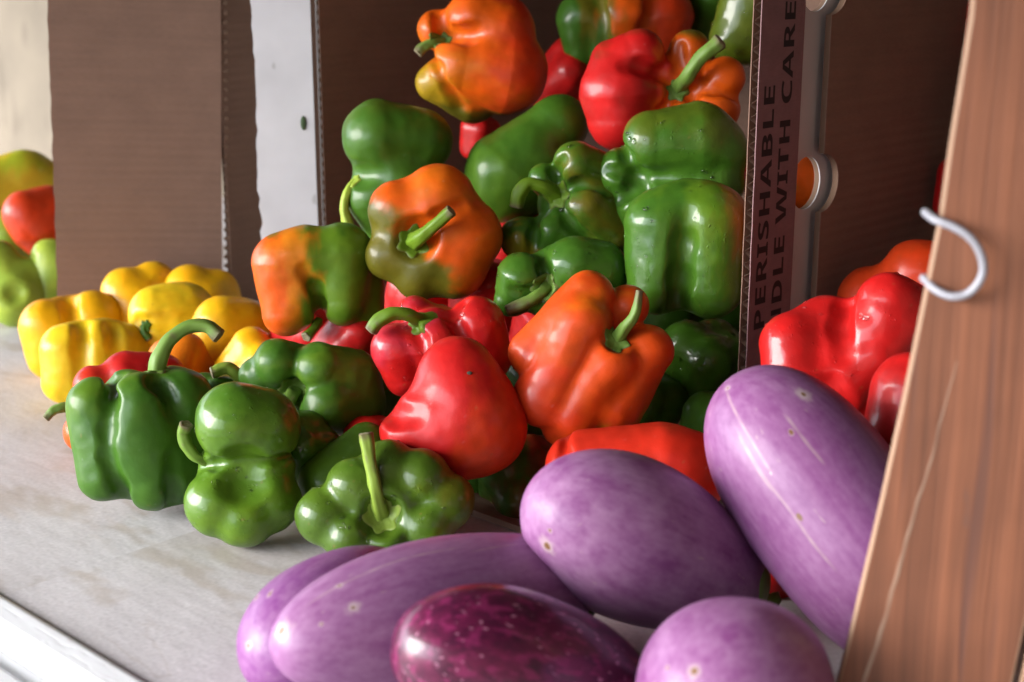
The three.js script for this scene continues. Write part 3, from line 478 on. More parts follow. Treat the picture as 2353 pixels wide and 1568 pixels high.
  { label: 'big wrinkled orange red pepper with long lobes and a pointed stem', group: HEAP, pits: [[1418, 782, 26, 24]], c: [1350, 830], d: 0.94, wet: false, k: 15, col: mix3(ORANGE, SCARLET, 0.55), mix: [{ c: SCARLET, d: [-0.3, -0.6, 0.5], t: 0.45, w: 0.25 }, { c: AMBER, d: [0.1, 0.6, 0.4], t: 0.6, w: 0.25, a: 0.6 }, { c: MUSTARD, d: [0.2, -0.95, -0.3], t: 0.72, w: 0.14, a: 0.5 }],
    lobes: [[1335, 745, 35, 72, 1255, 912, 28, 74], [1350, 680, 10, 60, 1225, 815, 5, 58], [1400, 835, 38, 68, 1320, 950, 25, 68], [1440, 702, -25, 52, 1380, 740, -45, 80], [1485, 805, 0, 62, 1400, 925, -10, 86], [1300, 975, -4, 58], [1345, 830, -45, 118]],
    stem: { pts: [[1412, 784, -14], [1432, 755, 20], [1455, 722, 40], [1464, 672, 44]], r: [18, 14, 11, 8], brown: 0.3 } },
  { label: 'dark green pepper in deep shade beside the printed flap, under the wet one', group: HEAP, c: [1612, 850], d: 1.04, wet: true, col: GREEN, bell: { R: 108, axis: [0.2, 0.8, 0.4], n: 4 } },
  { label: 'smooth red pepper behind the big oval eggplants', group: HEAP, cuts: [{ p: [[1302, 1000], [1298, 1050], [1292, 1095]], r: 9, d: [9, 8, 8] }], c: [1445, 1065], d: 0.9, k: 34, col: mix3(RED, SCARLET, 0.4), lobes: [[1345, 1085, 5, 94, 1520, 1070, 0, 102], [1590, 1080, -10, 90]] },
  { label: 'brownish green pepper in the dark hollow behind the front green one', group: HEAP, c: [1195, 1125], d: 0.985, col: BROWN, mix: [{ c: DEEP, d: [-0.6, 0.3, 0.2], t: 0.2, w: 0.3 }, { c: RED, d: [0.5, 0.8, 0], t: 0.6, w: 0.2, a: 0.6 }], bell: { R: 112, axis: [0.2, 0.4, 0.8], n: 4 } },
  { label: 'green pepper with two plump lobes, behind the hourglass shaped one', group: HEAP, pits: [[678, 896, 26, 22]], c: [722, 890], d: 0.995, k: 13, col: GREEN, mix: [{ c: LIME, d: [0, 0.3, 0.7], t: 0.45, w: 0.25, a: 0.6 }],
    lobes: [[640, 832, 25, 56, 690, 850, -20, 62], [735, 848, 38, 60, 800, 880, -10, 80], [752, 932, 36, 68, 810, 930, -10, 76], [596, 858, 3, 44, 640, 880, -30, 55], [730, 890, -50, 98]],
    stem: { pts: [[676, 898, -6], [664, 918, 30], [645, 945, 40]], r: [22, 18, 16], calyx: 36 } },
  { label: 'glimpse of dark red pepper under the half orange, half green one', group: HEAP, c: [805, 800], d: 1.08, low: true, col: RED, bell: { R: 90, axis: [0.6, 0.5, 0.2] } },
  { label: 'glimpse of dark red pepper below the orange and olive one', group: HEAP, c: [1115, 690], d: 1.10, low: true, col: RED, bell: { R: 95, axis: [0.2, 0.9, 0.2] } },
  { label: 'edge of a red pepper showing above the stem of the front green one', group: HEAP, c: [855, 1030], d: 0.985, low: true, col: RED, bell: { R: 72, axis: [0.2, 0.9, 0.2] } },
  { label: 'red pepper buried behind the big wrinkled orange pepper', group: HEAP, c: [1250, 775], d: 1.07, low: true, col: RED, bell: { R: 92, axis: [0.3, 0.7, 0.3] } },  // from here on, mostly hidden peppers that fill the heap and darken its gaps
  { label: 'green pepper buried behind the heart shaped red pepper', group: HEAP, c: [1000, 985], d: 1.03, low: true, col: GREEN, bell: { R: 92, axis: [0.3, 0.7, 0.3] } },
  { label: 'green pepper buried between the plump lobed green pepper and the reds', group: HEAP, c: [850, 905], d: 1.08, low: true, col: GREEN, bell: { R: 92, axis: [0.3, 0.7, 0.3] } },
  { label: 'green pepper buried behind the deeply lobed olive one', group: HEAP, c: [1405, 560], d: 1.15, low: true, col: GREEN, bell: { R: 92, axis: [0.3, 0.7, 0.3] } },
  { label: 'red pepper buried between the orange and olive one and the lobed green', group: HEAP, c: [1180, 560], d: 1.17, low: true, col: RED, bell: { R: 92, axis: [0.3, 0.7, 0.3] } },
  { label: 'green pepper buried under the right side of the wrinkled orange pepper', group: HEAP, c: [1480, 940], d: 1.03, low: true, col: GREEN, bell: { R: 92, axis: [0.3, 0.7, 0.3] } },
  { label: 'red pepper buried under the smooth red one behind the eggplants', group: HEAP, c: [1370, 1085], d: 1.02, low: true, col: RED, bell: { R: 92, axis: [0.3, 0.7, 0.3] } },
  { label: 'green pepper buried under the heart shaped red pepper', group: HEAP, c: [1090, 1110], d: 1.02, low: true, col: GREEN, bell: { R: 92, axis: [0.3, 0.7, 0.3] } },
  { label: 'red pepper buried under the orange and olive one', group: HEAP, c: [960, 715], d: 1.15, low: true, col: RED, bell: { R: 92, axis: [0.3, 0.7, 0.3] } },
  { label: 'green pepper buried behind the wet reddening pepper', group: HEAP, c: [1560, 720], d: 1.12, low: true, col: GREEN, bell: { R: 92, axis: [0.3, 0.7, 0.3] } },
  { label: 'red pepper buried under the half orange, half green pepper', group: HEAP, c: [700, 790], d: 1.13, low: true, col: RED, bell: { R: 92, axis: [0.3, 0.7, 0.3] } },
  { label: 'green pepper buried between the heart shaped red and the wrinkled orange', group: HEAP, c: [1230, 905], d: 1.04, low: true, col: GREEN, bell: { R: 92, axis: [0.3, 0.7, 0.3] } },
  { label: 'green pepper buried low beside the printed flap and tall eggplant', group: HEAP, c: [1640, 1000], d: 0.98, low: true, col: GREEN, bell: { R: 92, axis: [0.3, 0.7, 0.3] } },
  { label: 'red pepper buried behind the puckered green pepper', group: HEAP, c: [1640, 400], d: 1.18, low: true, col: RED, bell: { R: 92, axis: [0.3, 0.7, 0.3] } },
  { label: 'green pepper buried between the wet pepper and the box wall', group: HEAP, c: [1690, 690], d: 1.12, low: true, col: GREEN, bell: { R: 92, axis: [0.3, 0.7, 0.3] } },
  // front row on the counter
  { label: 'blocky dark green pepper standing on the counter with a long curved stem', group: HEAP, cuts: [{ p: [[278, 862], [264, 920], [250, 985], [247, 1045], [268, 1110], [292, 1165]], r: 13, d: [20, 12, 7, 8, 12, 17] }, { p: [[368, 880], [388, 905], [408, 955]], r: 13, d: [26, 14, 4] }, { p: [[392, 1060], [388, 1120], [380, 1170]], r: 13, d: [2, 8, 12] }, { p: [[255, 860], [275, 875]], r: 8, d: [10, 16] }], pits: [[368, 884, 24, 24]], c: [325, 1015], rest: 172, k: 34, col: mix3(GREEN, DEEP, 0.35), mix: [{ c: GREEN, d: [-1, 0, 0.2], t: 0.0, w: 0.35 }, { c: LIME, d: [-0.55, 0.75, 0.2], t: 0.62, w: 0.2, a: 0.5 }, { c: [0.1364, 0.0744, 0.00744], d: [0.35, -0.1, 0.75], t: 0.72, w: 0.12, n: 0.08, a: 0.7 }],
    lobes: [[228, 925, 15, 66, 240, 1082, 8, 62], [328, 935, 40, 80, 345, 1098, 22, 78], [420, 930, 10, 76, 410, 1095, 0, 68], [405, 905, -45, 62, 390, 1080, -30, 60], [300, 905, -50, 62, 310, 1080, -30, 60], [325, 1010, -10, 118]],
    stem: { pts: [[368, 884, -10], [376, 835, 2], [402, 790, 4], [448, 760, 6], [490, 762, 14], [514, 786, 20]], r: [22, 20, 17, 15, 16, 19], z: 10, calyx: 30 } },
  { label: 'dark green pepper peeping out behind the blocky one, with a pale stem', group: HEAP, c: [500, 945], d: 1.02, low: true, col: GREEN, bell: { R: 82, axis: [0.2, 0.9, 0.1] }, stem: { pts: [[556, 882], [548, 866, 10], [524, 850, 14], [492, 858, 16]], r: [15, 14, 13], col: mix3(PALE, STEMGREEN, 0.5) } },
  { label: 'red pepper turning orange, half hidden behind the blocky green one', group: HEAP, c: [280, 930], d: 1.065, k: 20, col: SCARLET, mix: [{ c: RED, d: [0.3, 0.9, 0], t: 0.3, w: 0.3 }, { c: ORANGE, d: [-0.8, -0.5, 0], t: 0.5, w: 0.25 }], lobes: [[292, 866, 0, 58, 372, 872, -10, 56], [222, 886, 5, 50, 260, 960, 0, 70], [196, 985, 0, 50, 260, 990, 0, 70], [340, 950, -10, 80]],
    stem: { pts: [[176, 928, -6], [150, 926, 2], [128, 932, 4], [112, 948, 4]], r: [13, 11, 9], z: 5, brown: 0.3 } },
  { label: 'shiny green hourglass shaped pepper pinched in the middle, on the counter', group: HEAP, cuts: [{ p: [[425, 1068], [500, 1064], [560, 1066], [640, 1058], [695, 1045]], r: 7, d: [28, 16, 8, 16, 28] }], pits: [[556, 1096, 60, 18]], c: [558, 1075], rest: 180, wet: true, k: 11, col: mix3(GREEN, LIME, 0.45), mix: [{ c: GREEN, d: [0.2, 0.9, 0], t: 0.55, w: 0.25, a: 0.6 }, { c: LIME, d: [0, -0.6, 0.5], t: 0.5, w: 0.3, a: 0.5 }],
    lobes: [[548, 972, 38, 94, 602, 986, 28, 92], [500, 1152, 10, 78, 610, 1152, 5, 78], [556, 1182, 18, 76], [530, 1078, -8, 76, 600, 1075, -8, 78]],
    stem: { pts: [[482, 1058, -4], [452, 1042, 4], [434, 1012, 8], [430, 985, 12], [437, 970, 22]], r: [13, 12, 13, 15, 16], z: 10, col: mix3(STEMGREEN, LIME, 0.4) } },
  { label: 'green pepper in shade between the hourglass shaped one and the front one', group: HEAP, c: [690, 1035], d: 0.965, wet: true, low: true, col: GREEN, bell: { R: 82, axis: [0.3, 0.6, 0.5] } },
  { label: 'front green pepper with a tall upright stem amid many lobes, against the eggplants', group: HEAP, pits: [[878, 1186, 44, 40]], c: [888, 1155], d: 0.885, wet: true, k: 15, col: mix3(GREEN, OLIVE, 0.25), mix: [{ c: LIME, d: [0.5, -0.2, 0.5], t: 0.45, w: 0.25, a: 0.5 }, { c: OLIVE, d: [0.9, 0.1, -0.1], t: 0.55, w: 0.2, a: 0.8 }],
    lobes: [[818, 1118, 0, 70], [892, 1082, -14, 72], [968, 1104, -2, 72], [1020, 1158, -8, 72], [978, 1212, 8, 64], [886, 1238, 14, 56], [800, 1226, 10, 62], [748, 1180, -8, 70], [885, 1160, -55, 126]],
    stem: { pts: [[878, 1192, -14], [866, 1135, 36], [853, 1060, 50], [845, 1000, 54]], r: [24, 16, 14, 16], calyx: 40, col: mix3(STEMGREEN, PALE, 0.45), brown: 0.08 } },
  { label: 'smooth light green pepper tucked behind the front one with the tall stem', group: HEAP, c: [782, 1060], d: 0.95, k: 40, col: mix3(GREEN, LIME, 0.35), lobes: [[745, 1100, 0, 58, 842, 1022, 0, 50], [770, 1130, -10, 70]] },
  // yellow peppers
  { label: 'deep yellow pepper with a dimpled top, at the outer end of the yellow ones', group: YEL, mot: 0.35, cuts: [{ p: [[165, 660], [165, 700], [168, 760]], r: 11, d: [14, 14, 3] }], c: [170, 770], rest: 100, col: YELLOW, mix: [{ c: AMBER, d: [-0.3, 0.9, 0], t: 0.65, w: 0.2, a: 0.5 }], k: 34, lobes: [[112, 745, 10, 62, 120, 810, 0, 60], [215, 735, 15, 64, 215, 810, 5, 60], [165, 740, -40, 62], [165, 780, -10, 80]], stem: { pts: [[160, 700, -10], [155, 690, -4], [150, 684, 0]], r: [8, 7], z: -10 } },
  { label: 'lemon yellow pepper with a greenish tinge, beside the red and orange one', group: YEL, mot: 0.35, cuts: [{ p: [[195, 740], [192, 800], [188, 880]], r: 12, d: [8, 8, 6] }, { p: [[262, 750], [268, 810]], r: 12, d: [8, 6] }], c: [222, 835], rest: 102, col: LEMON, mix: [{ c: MUSTARD, d: [0.9, 0.5, 0], t: 0.5, w: 0.25, a: 0.6 }], k: 44, lobes: [[160, 800, 15, 62, 150, 870, 10, 52], [235, 795, 10, 62, 225, 870, 10, 60], [290, 810, -10, 58], [210, 840, -20, 80]] },
  { label: 'yellow pepper with twin humps, hindmost against the brown panel', group: YEL, mot: 0.35, c: [318, 700], d: 1.31, low: true, k: 14, col: YELLOW, lobes: [[295, 672, 0, 60, 300, 740, 0, 60], [355, 658, -15, 56, 350, 740, 0, 60], [318, 710, 0, 80]] },
  { label: 'rounded yellow pepper, hindmost beside the corner of the brown panel', group: YEL, mot: 0.35, c: [472, 700], d: 1.31, low: true, k: 14, col: YELLOW, lobes: [[440, 668, 0, 62, 440, 750, 0, 60], [498, 674, -10, 54, 500, 750, 0, 60], [470, 710, 0, 80]] },
  { label: 'lemon yellow pepper lying in the middle with a short green stem', group: YEL, mot: 0.35, cuts: [{ p: [[320, 735], [380, 738], [450, 735]], r: 10, d: [8, 6, 5] }], c: [395, 725], d: 1.23, k: 44, col: LEMON, lobes: [[355, 712, 15, 54, 430, 712, 0, 56], [360, 755, 15, 50, 440, 760, 0, 60], [400, 735, -20, 75]], stem: { pts: [[336, 745], [332, 758, 6], [342, 776, 8]], r: [8, 8], col: GREEN } },
  { label: 'golden yellow pepper under the long curved stem', group: YEL, mot: 0.35, c: [525, 785], d: 1.18, k: 44, col: YELLOW, lobes: [[510, 742, 10, 62, 490, 820, 5, 66], [572, 750, -10, 60, 570, 830, -10, 70], [450, 800, 0, 50]] },
  { label: 'yellow pepper at the foot of the half orange, half green one', group: YEL, mot: 0.35, c: [575, 840], d: 1.12, low: true, k: 20, col: YELLOW, bell: { R: 78, axis: [0.6, 0.5, 0.2] } },
  { label: 'golden pepper behind the red and orange one, low on the counter', group: YEL, mot: 0.35, c: [420, 850], d: 1.13, low: true, k: 20, col: AMBER, bell: { R: 78, axis: [-0.4, 0.5, 0.4] } },
  // far end
  { label: 'yellow green pepper on top, before the beige wall', group: FAR, c: [40, 420], d: 1.56, low: true, k: 24, col: [0.4836, 0.3596, 0.0186], mix: [{ c: [0.372, 0.3968, 0.0186], d: [0, 1, 0.1], t: 0.35, w: 0.2 }], lobes: [[-40, 420, 0, 60, 60, 402, 0, 52], [60, 402, 0, 52, 150, 440, 0, 46], [-30, 470, 20, 48, 110, 470, 20, 44]] },
  { label: 'orange red tapering pepper beside the brown panel edge', group: FAR, c: [75, 510], d: 1.50, low: true, k: 46, col: SCARLET, lobes: [[62, 490, 5, 54, 110, 486, -20, 58], [84, 545, 5, 46, 92, 585, 5, 22], [125, 525, -10, 62]] },
  { label: 'pale green pepper in shade below the tapering red one', group: FAR, c: [20, 570], d: 1.53, low: true, col: mix3(PALE, LIME, 0.5), bell: { R: 80, axis: [0.3, 0.8, 0.1] } },
  { label: 'pale green pepper showing its green stem scar', group: FAR, pits: [[32, 672, 22, 16]], c: [42, 665], rest: 96, low: true, k: 20, col: PALE, mix: [{ c: GREEN, d: [-0.1, 0.0, 1], t: 0.56, w: 0.05, n: 0.04 }], lobes: [[0, 600, -30, 52, 40, 680, 5, 54], [70, 640, -20, 48, 52, 700, 0, 44], [30, 690, 5, 60]] },
  { label: 'pale green pepper edge squeezed against the brown panel', group: FAR, k: 24, c: [120, 640], d: 1.46, low: true, col: PALE, lobes: [[118, 590, 0, 42, 112, 680, 0, 44], [150, 620, -10, 60]] },
  // red peppers of the right box
  { label: 'large glossy red pepper with two ridges, in front of the lettering', group: REDS, cuts: [{ p: [[1938, 700], [1930, 755], [1938, 810]], r: 18, d: [20, 18, 4] }, { p: [[1860, 890], [1920, 880], [1965, 930]], r: 16, d: [2, 6, 2] }], c: [1950, 800], d: 0.885, wet: true, k: 60, col: RED, lobes: [[1822, 802, 10, 76, 1838, 875, 22, 82], [2028, 688, 22, 66, 2010, 810, 10, 84], [1885, 735, -40, 55], [1935, 905, 20, 74], [2090, 730, -20, 80], [1960, 810, -50, 110]] },
  { label: 'red pepper squeezed between the tall eggplant and the wooden stave', group: REDS, c: [2085, 945], d: 0.82, k: 30, col: RED, lobes: [[2090, 900, 0, 92, 2070, 1020, 0, 84], [2160, 940, 0, 90]] },
  { label: 'brownish red pepper behind the bent wire', group: REDS, c: [2070, 640], d: 1.0, k: 44, col: SCARLET, mix: [{ c: BROWN, d: [-0.5, 0.9, 0], t: 0.45, w: 0.3, a: 0.5 }], lobes: [[2105, 630, 0, 82, 2110, 700, 0, 80], [2000, 690, -20, 72], [2180, 640, 0, 80]] },
  { label: 'red pepper high up in the dark box, cut off by the wooden stave', group: REDS, c: [2270, 65], d: 1.12, low: true, col: RED, bell: { R: 82, axis: [0.2, 0.9, 0.1] } },
  { label: 'sliver of red pepper beside the wooden stave above the wire', group: REDS, c: [2215, 440], d: 1.10, low: true, col: RED, bell: { R: 72, axis: [0.2, 0.9, 0.1] } },
  { label: 'red pepper in the dark under the tall eggplant', group: REDS, c: [1790, 1320], d: 0.86, low: true, col: RED, bell: { R: 110, axis: [0.4, 0.6, 0.2] } },
  { label: 'red pepper low in the shade behind the tall eggplant and stave', group: REDS, c: [2020, 1040], d: 0.92, low: true, col: RED, bell: { R: 120, axis: [0.3, 0.7, 0.3] } },
  ...[[2335, 250, 1.06], [2360, 490, 1.03], [2340, 700, 0.98], [2430, 110, 1.07], [2300, 880, 0.94], [2450, 620, 1.0], [2450, 370, 1.04], [2260, 560, 1.06], [2430, 850, 0.95], [2210, 1010, 0.93], [2340, 1030, 0.94], [2460, 1000, 0.96], [2260, 1190, 0.89], [2400, 1180, 0.91], [2140, 1160, 0.90]].map(([x, y, d]) => ({ label: 'unseen red pepper piled behind the wooden basket side, filling and darkening the box', group: REDS, c: [x, y], d, low: true, col: RED, bell: { R: 104, axis: [0.3, 0.7, 0.3] } })),  // hidden stack behind the staves, placed to block light from the box wall
  { label: 'orange pepper with a green eye seen through the round hand hole', group: HEAP, c: [1835, 420], d: 1.10, low: true, col: ORANGE, mix: [{ c: LIME, d: [0.15, 0.05, 1], t: 0.93, w: 0.05, n: 0.02 }], bell: { R: 75, axis: [0.3, 0.1, 0.9] } },
];
for (const s of PEPPERS) pepper(s);

// ───────────────────────── eggplants ─────────────────────────
const PURPLE = [0.180, 0.050, 0.165], LILAC = [0.34, 0.180, 0.315], CREAM = [0.43, 0.34, 0.30], SCARBROWN = [0.16, 0.08, 0.034];
let eggCount = 0;
function eggplant(s) {
  const seed = 40 + ++eggCount * 3, [cx, cy] = s.c, d = s.rest ? CAM_H / (-ray(cx, cy).y + s.rest / FP * cp) : s.d, sc = d / FP;
  const Z = ray(cx, cy).negate().normalize(), X = V(0, 1, 0).cross(Z).normalize(), Y = Z.clone().cross(X);
  const o = thing('eggplant', s.label, 'eggplant', 'eggplants piled in the foreground'); o.position.copy(at(cx, cy, d)); o.quaternion.setFromRotationMatrix(new THREE.Matrix4().makeBasis(X, Y, Z));
  const ax = V(...s.axis).normalize(), u = (Math.abs(ax.z) < 0.8 ? V(0, 0, 1) : V(0, 1, 0)).cross(ax).normalize(), v = ax.clone().cross(u), nu = 128, nv = 96, R = s.R, L = s.L;
  const prof = (t) => { const e = Math.pow(1 - Math.pow(Math.abs(2 * t - 1), s.blunt ?? 2.5), 1 / 2.1); return R * e * (1 - (s.taper ?? 0.3) * smooth(0.25, 1, t)); };
  const point = (t, th) => { const r = prof(t) * (1 + 0.02 * noise.noise(Math.cos(th) * 1.4 + seed, Math.sin(th) * 1.4, t * 2.4) + (s.flute ?? 0.006) * Math.cos(5 * th + seed)); return ax.clone().multiplyScalar((t - 0.5) * L).addScaledVector(u, r * Math.cos(th)).addScaledVector(v, r * Math.sin(th)).addScaledVector(u, (s.bend ?? 0) * R * (4 * (t - 0.5) * (t - 0.5))); };
  const P = [], UV = [], I = [];
  for (let j = 0; j <= nv; j++) for (let i = 0; i <= nu; i++) { const t = (1 - Math.cos(j / nv * Math.PI)) / 2, p = point(t, i / nu * 2 * Math.PI).multiplyScalar(sc); P.push(p.x, p.y, p.z); UV.push(i / nu, t); }
  for (let j = 0; j < nv; j++) for (let i = 0; i < nu; i++) { const a = j * (nu + 1) + i, b = a + nu + 1; if (j) I.push(a, a + 1, b); if (j < nv - 1) I.push(a + 1, b + 1, b); }
  const g = new THREE.BufferGeometry(); g.setAttribute('position', new THREE.Float32BufferAttribute(P, 3)); g.setAttribute('uv', new THREE.Float32BufferAttribute(UV, 2)); g.setIndex(I); g.computeVertexNormals();
  const nn = g.attributes.normal, avg = (list) => { const w = V(0, 0, 0), q = V(); for (const i of list) w.add(q.fromBufferAttribute(nn, i)); w.normalize(); for (const i of list) nn.setXYZ(i, w.x, w.y, w.z); };
  for (let j = 1; j < nv; j++) avg([j * (nu + 1), j * (nu + 1) + nu]); avg(Array.from({ length: nu + 1 }, (_, i) => i)); avg(Array.from({ length: nu + 1 }, (_, i) => nv * (nu + 1) + i));
  // where a mark of the photograph lies on this skin
  const find = (px, py) => { let best = 1e9, r = [0, 0]; for (let j = 0; j <= 120; j++) for (let i = 0; i < 240; i++) { const t = (1 - Math.cos(j / 120 * Math.PI)) / 2, th = i / 240 * 2 * Math.PI, p = point(t, th); if (p.z < -20) continue; const e = Math.hypot(p.x - (px - cx), p.y - (cy - py)) - p.z * 0.02; if (e < best) { best = e; r = [t, th]; } } return r; };
  const marks = (s.scars ?? []).map(([px, py, r, h, el = 1.5]) => ({ p: point(...find(px, py)), r, h, el }));
  const lines = (s.lines ?? []).map(([px, py, len, w]) => { const [t, th] = find(px, py); return { t, th, len: len / L, w: w / R }; });
  const col = s.col ?? PURPLE, pale = s.pale ?? LILAC;
  const map = texture(768, 576, (tu, tv) => {
    const th = tu * 2 * Math.PI, t = tv, p = point(t, th), rr = prof(t) / R, c0 = rr * Math.cos(th), s0 = rr * Math.sin(th), al = (t - 0.5) * L / R;
    const st = fbm(c0 * 8 + seed, s0 * 8, al * 0.55, 4), bl = fbm(c0 * 2.8 + seed, s0 * 2.8 + 4, al * 2.2, 4), fi = fbm(c0 * 15, s0 * 15 + seed, al * 9, 3);
    let c = mix3(col, pale, clamp((s.paleAt ?? 0.3) + st * 0.5 + bl * 0.6 * (s.blotch ?? 0.5) + fi * 0.35));
    if (s.speckle) { const k = smooth(0.0, 0.28, fbm(c0 * 9 + seed, s0 * 9, al * 4, 3)), k2 = smooth(0.25, 0.36, fbm(c0 * 16 + 3, s0 * 16, al * 6, 2)); c = mix3(c, [0.22, 0.02, 0.09], k * 0.6); c = mix3(c, [0.42, 0.18, 0.27], k2 * 0.75); }
    else { const k = smooth(0.34, 0.5, fbm(c0 * 12 + seed, s0 * 12, al * 4, 2)); c = mix3(c, CREAM, k * 0.35); }
    for (const l of lines) { let dth = Math.abs(th - l.th - 0.05 * noise.noise(t * 5, seed, 1)); dth = Math.min(dth, 2 * Math.PI - dth); const w = smooth(l.w, l.w * 0.3, dth * prof(t) / R) * smooth(l.len / 2, l.len * 0.35, Math.abs(t - l.t)) * (0.55 + 0.6 * noise.noise(t * 30, seed, 3)); if (w > 0) c = mix3(c, CREAM, clamp(w * 0.6)); }
    for (const m of marks) { const dx = p.x - m.p.x, dy = p.y - m.p.y, dz = p.z - m.p.z, al = dx * ax.x + dy * ax.y + dz * ax.z, pe = Math.sqrt(Math.max(0, dx * dx + dy * dy + dz * dz - al * al)), q = Math.hypot(al, pe * m.el), w = 1 + 0.5 * noise.noise(p.x * 0.08, p.y * 0.08, p.z * 0.08); if (q < m.h * 1.6) { c = mix3(c, [0.48, 0.40, 0.37], smooth(m.h * 1.3 * w, m.h * 0.2, q) * 0.7); c = mix3(c, SCARBROWN, smooth(m.r * 1.15 * w, m.r * 0.7, q)); } }
    return c;
  });
  map.wrapT = THREE.ClampToEdgeWrapping;
  part('fruit', g, phys({ map, roughness: s.rough ?? 0.45, specularIntensity: 0.5, clearcoat: s.coat ?? 0.25, clearcoatRoughness: s.coatRough ?? 0.33 }), o);
  // calyx and stalk at the stem end
  const cal = [], ci = [], cc = [], na = 40, nr = 8;
  for (let a = 0; a <= nr; a++) for (let b = 0; b < na; b++) { const th = b / na * 2 * Math.PI, t = 1 - 0.14 * (a / nr) * (0.62 + 0.5 * Math.pow(Math.abs(Math.cos(2.5 * th)), 1.5)), p = point(t, th), c = ax.clone().multiplyScalar((t - 0.5) * L); p.sub(c).multiplyScalar(a === nr ? 0.99 : 1.035).add(c).addScaledVector(ax, 3).multiplyScalar(sc); cal.push(p.x, p.y, p.z); cc.push(...[0.14, 0.2, 0.05].map((x) => x * (1 + 0.4 * noise.noise(th * 2, a, seed)))); }
  for (let a = 0; a < nr; a++) for (let b = 0; b < na; b++) { const p = a * na + b, q = a * na + (b + 1) % na; ci.push(p, p + na, q, q, p + na, q + na); }
  const cg = new THREE.BufferGeometry(); cg.setAttribute('position', new THREE.Float32BufferAttribute(cal, 3)); cg.setAttribute('color', new THREE.Float32BufferAttribute(cc, 3)); cg.setIndex(ci); cg.computeVertexNormals(); part('calyx', cg, M.stem, o);
  const tip = ax.clone().multiplyScalar(L / 2), [sg, eg] = sweep([tip.clone().multiplyScalar(0.98), tip.clone().addScaledVector(ax, 30), tip.clone().addScaledVector(ax, 60).addScaledVector(u, 12)].map((p) => p.multiplyScalar(sc)), [22, 15, 17].map((r) => r * sc), STEMGREEN, seed);
  const st = part('stem', sg, M.stem, o); part('cut_end', eg, M.stem, st);
}
eggplant({ label: 'tall pale purple eggplant leaning on the wooden stave, with a long pale streak', c: [1915, 1185], d: 0.77, axis: [0.64, -0.76, 0.1], R: 198, L: 800, taper: 0.05, blunt: 2.7, paleAt: 0.3, blotch: 0.35, scars: [[1660, 912, 5, 14], [1832, 920, 8, 26], [1810, 1008, 8, 12], [1775, 1105, 0.1, 6], [1840, 1190, 10, 8]], lines: [[1710, 1010, 260, 0.03 * 178], [1800, 1160, 420, 0.03 * 178], [1840, 1020, 160, 0.03 * 178], [1740, 1090, 160, 3]] });
eggplant({ label: 'plump oval lilac eggplant with a brown scar, under the tall one', c: [1495, 1258], d: 0.775, axis: [0.74, -0.3, -0.58], R: 192, L: 690, taper: 0.2, blunt: 2.2, paleAt: 0.46, blotch: 1.4, scars: [[1272, 1264, 15, 34, 1.8], [1277, 1230, 6, 9], [1232, 1330, 8, 18]] });
eggplant({ label: 'long light purple eggplant lying behind the dark one', c: [1035, 1402], d: 0.735, axis: [0.83, 0.17, -0.53], R: 172, L: 900, taper: 0.1, blunt: 2.15, paleAt: 0.42, blotch: 0.35, scars: [[678, 1438, 14, 42, 1.7], [827, 1396, 5, 20], [800, 1345, 4, 12], [765, 1426, 3, 8]], lines: [[900, 1300, 420, 4], [1140, 1262, 160, 3]] });
eggplant({ label: 'magenta purple eggplant with several pale ringed scars, outermost on the counter', c: [770, 1422], rest: 150, axis: [0.6, 0.34, -0.72], R: 156, L: 560, taper: 0.15, blunt: 2.5, paleAt: 0.22, blotch: 0.35, col: [0.175, 0.045, 0.18], scars: [[600, 1365, 6, 14], [630, 1358, 8, 15, 2], [583, 1466, 10, 22, 1.8]], lines: [[596, 1345, 120, 3]] });
eggplant({ label: 'glossy dark plum eggplant flecked with pink', c: [1215, 1546], rest: 176, axis: [0.8, -0.2, -0.55], R: 186, L: 700, taper: 0.15, blunt: 2.3, col: [0.033, 0.0055, 0.019], pale: [0.14, 0.010, 0.05], paleAt: 0.42, blotch: 1.1, speckle: true, rough: 0.35, coat: 0.5, coatRough: 0.14, flute: 0.016 });
eggplant({ label: 'round ended purple eggplant with two small scars, at the foot of the wooden stave', c: [1705, 1590], rest: 200, axis: [0.32, 0.12, -0.94], R: 226, L: 620, taper: 0.2, blunt: 2.2, paleAt: 0.34, blotch: 0.7, scars: [[1604, 1556, 13, 26], [1545, 1553, 6, 10]] });

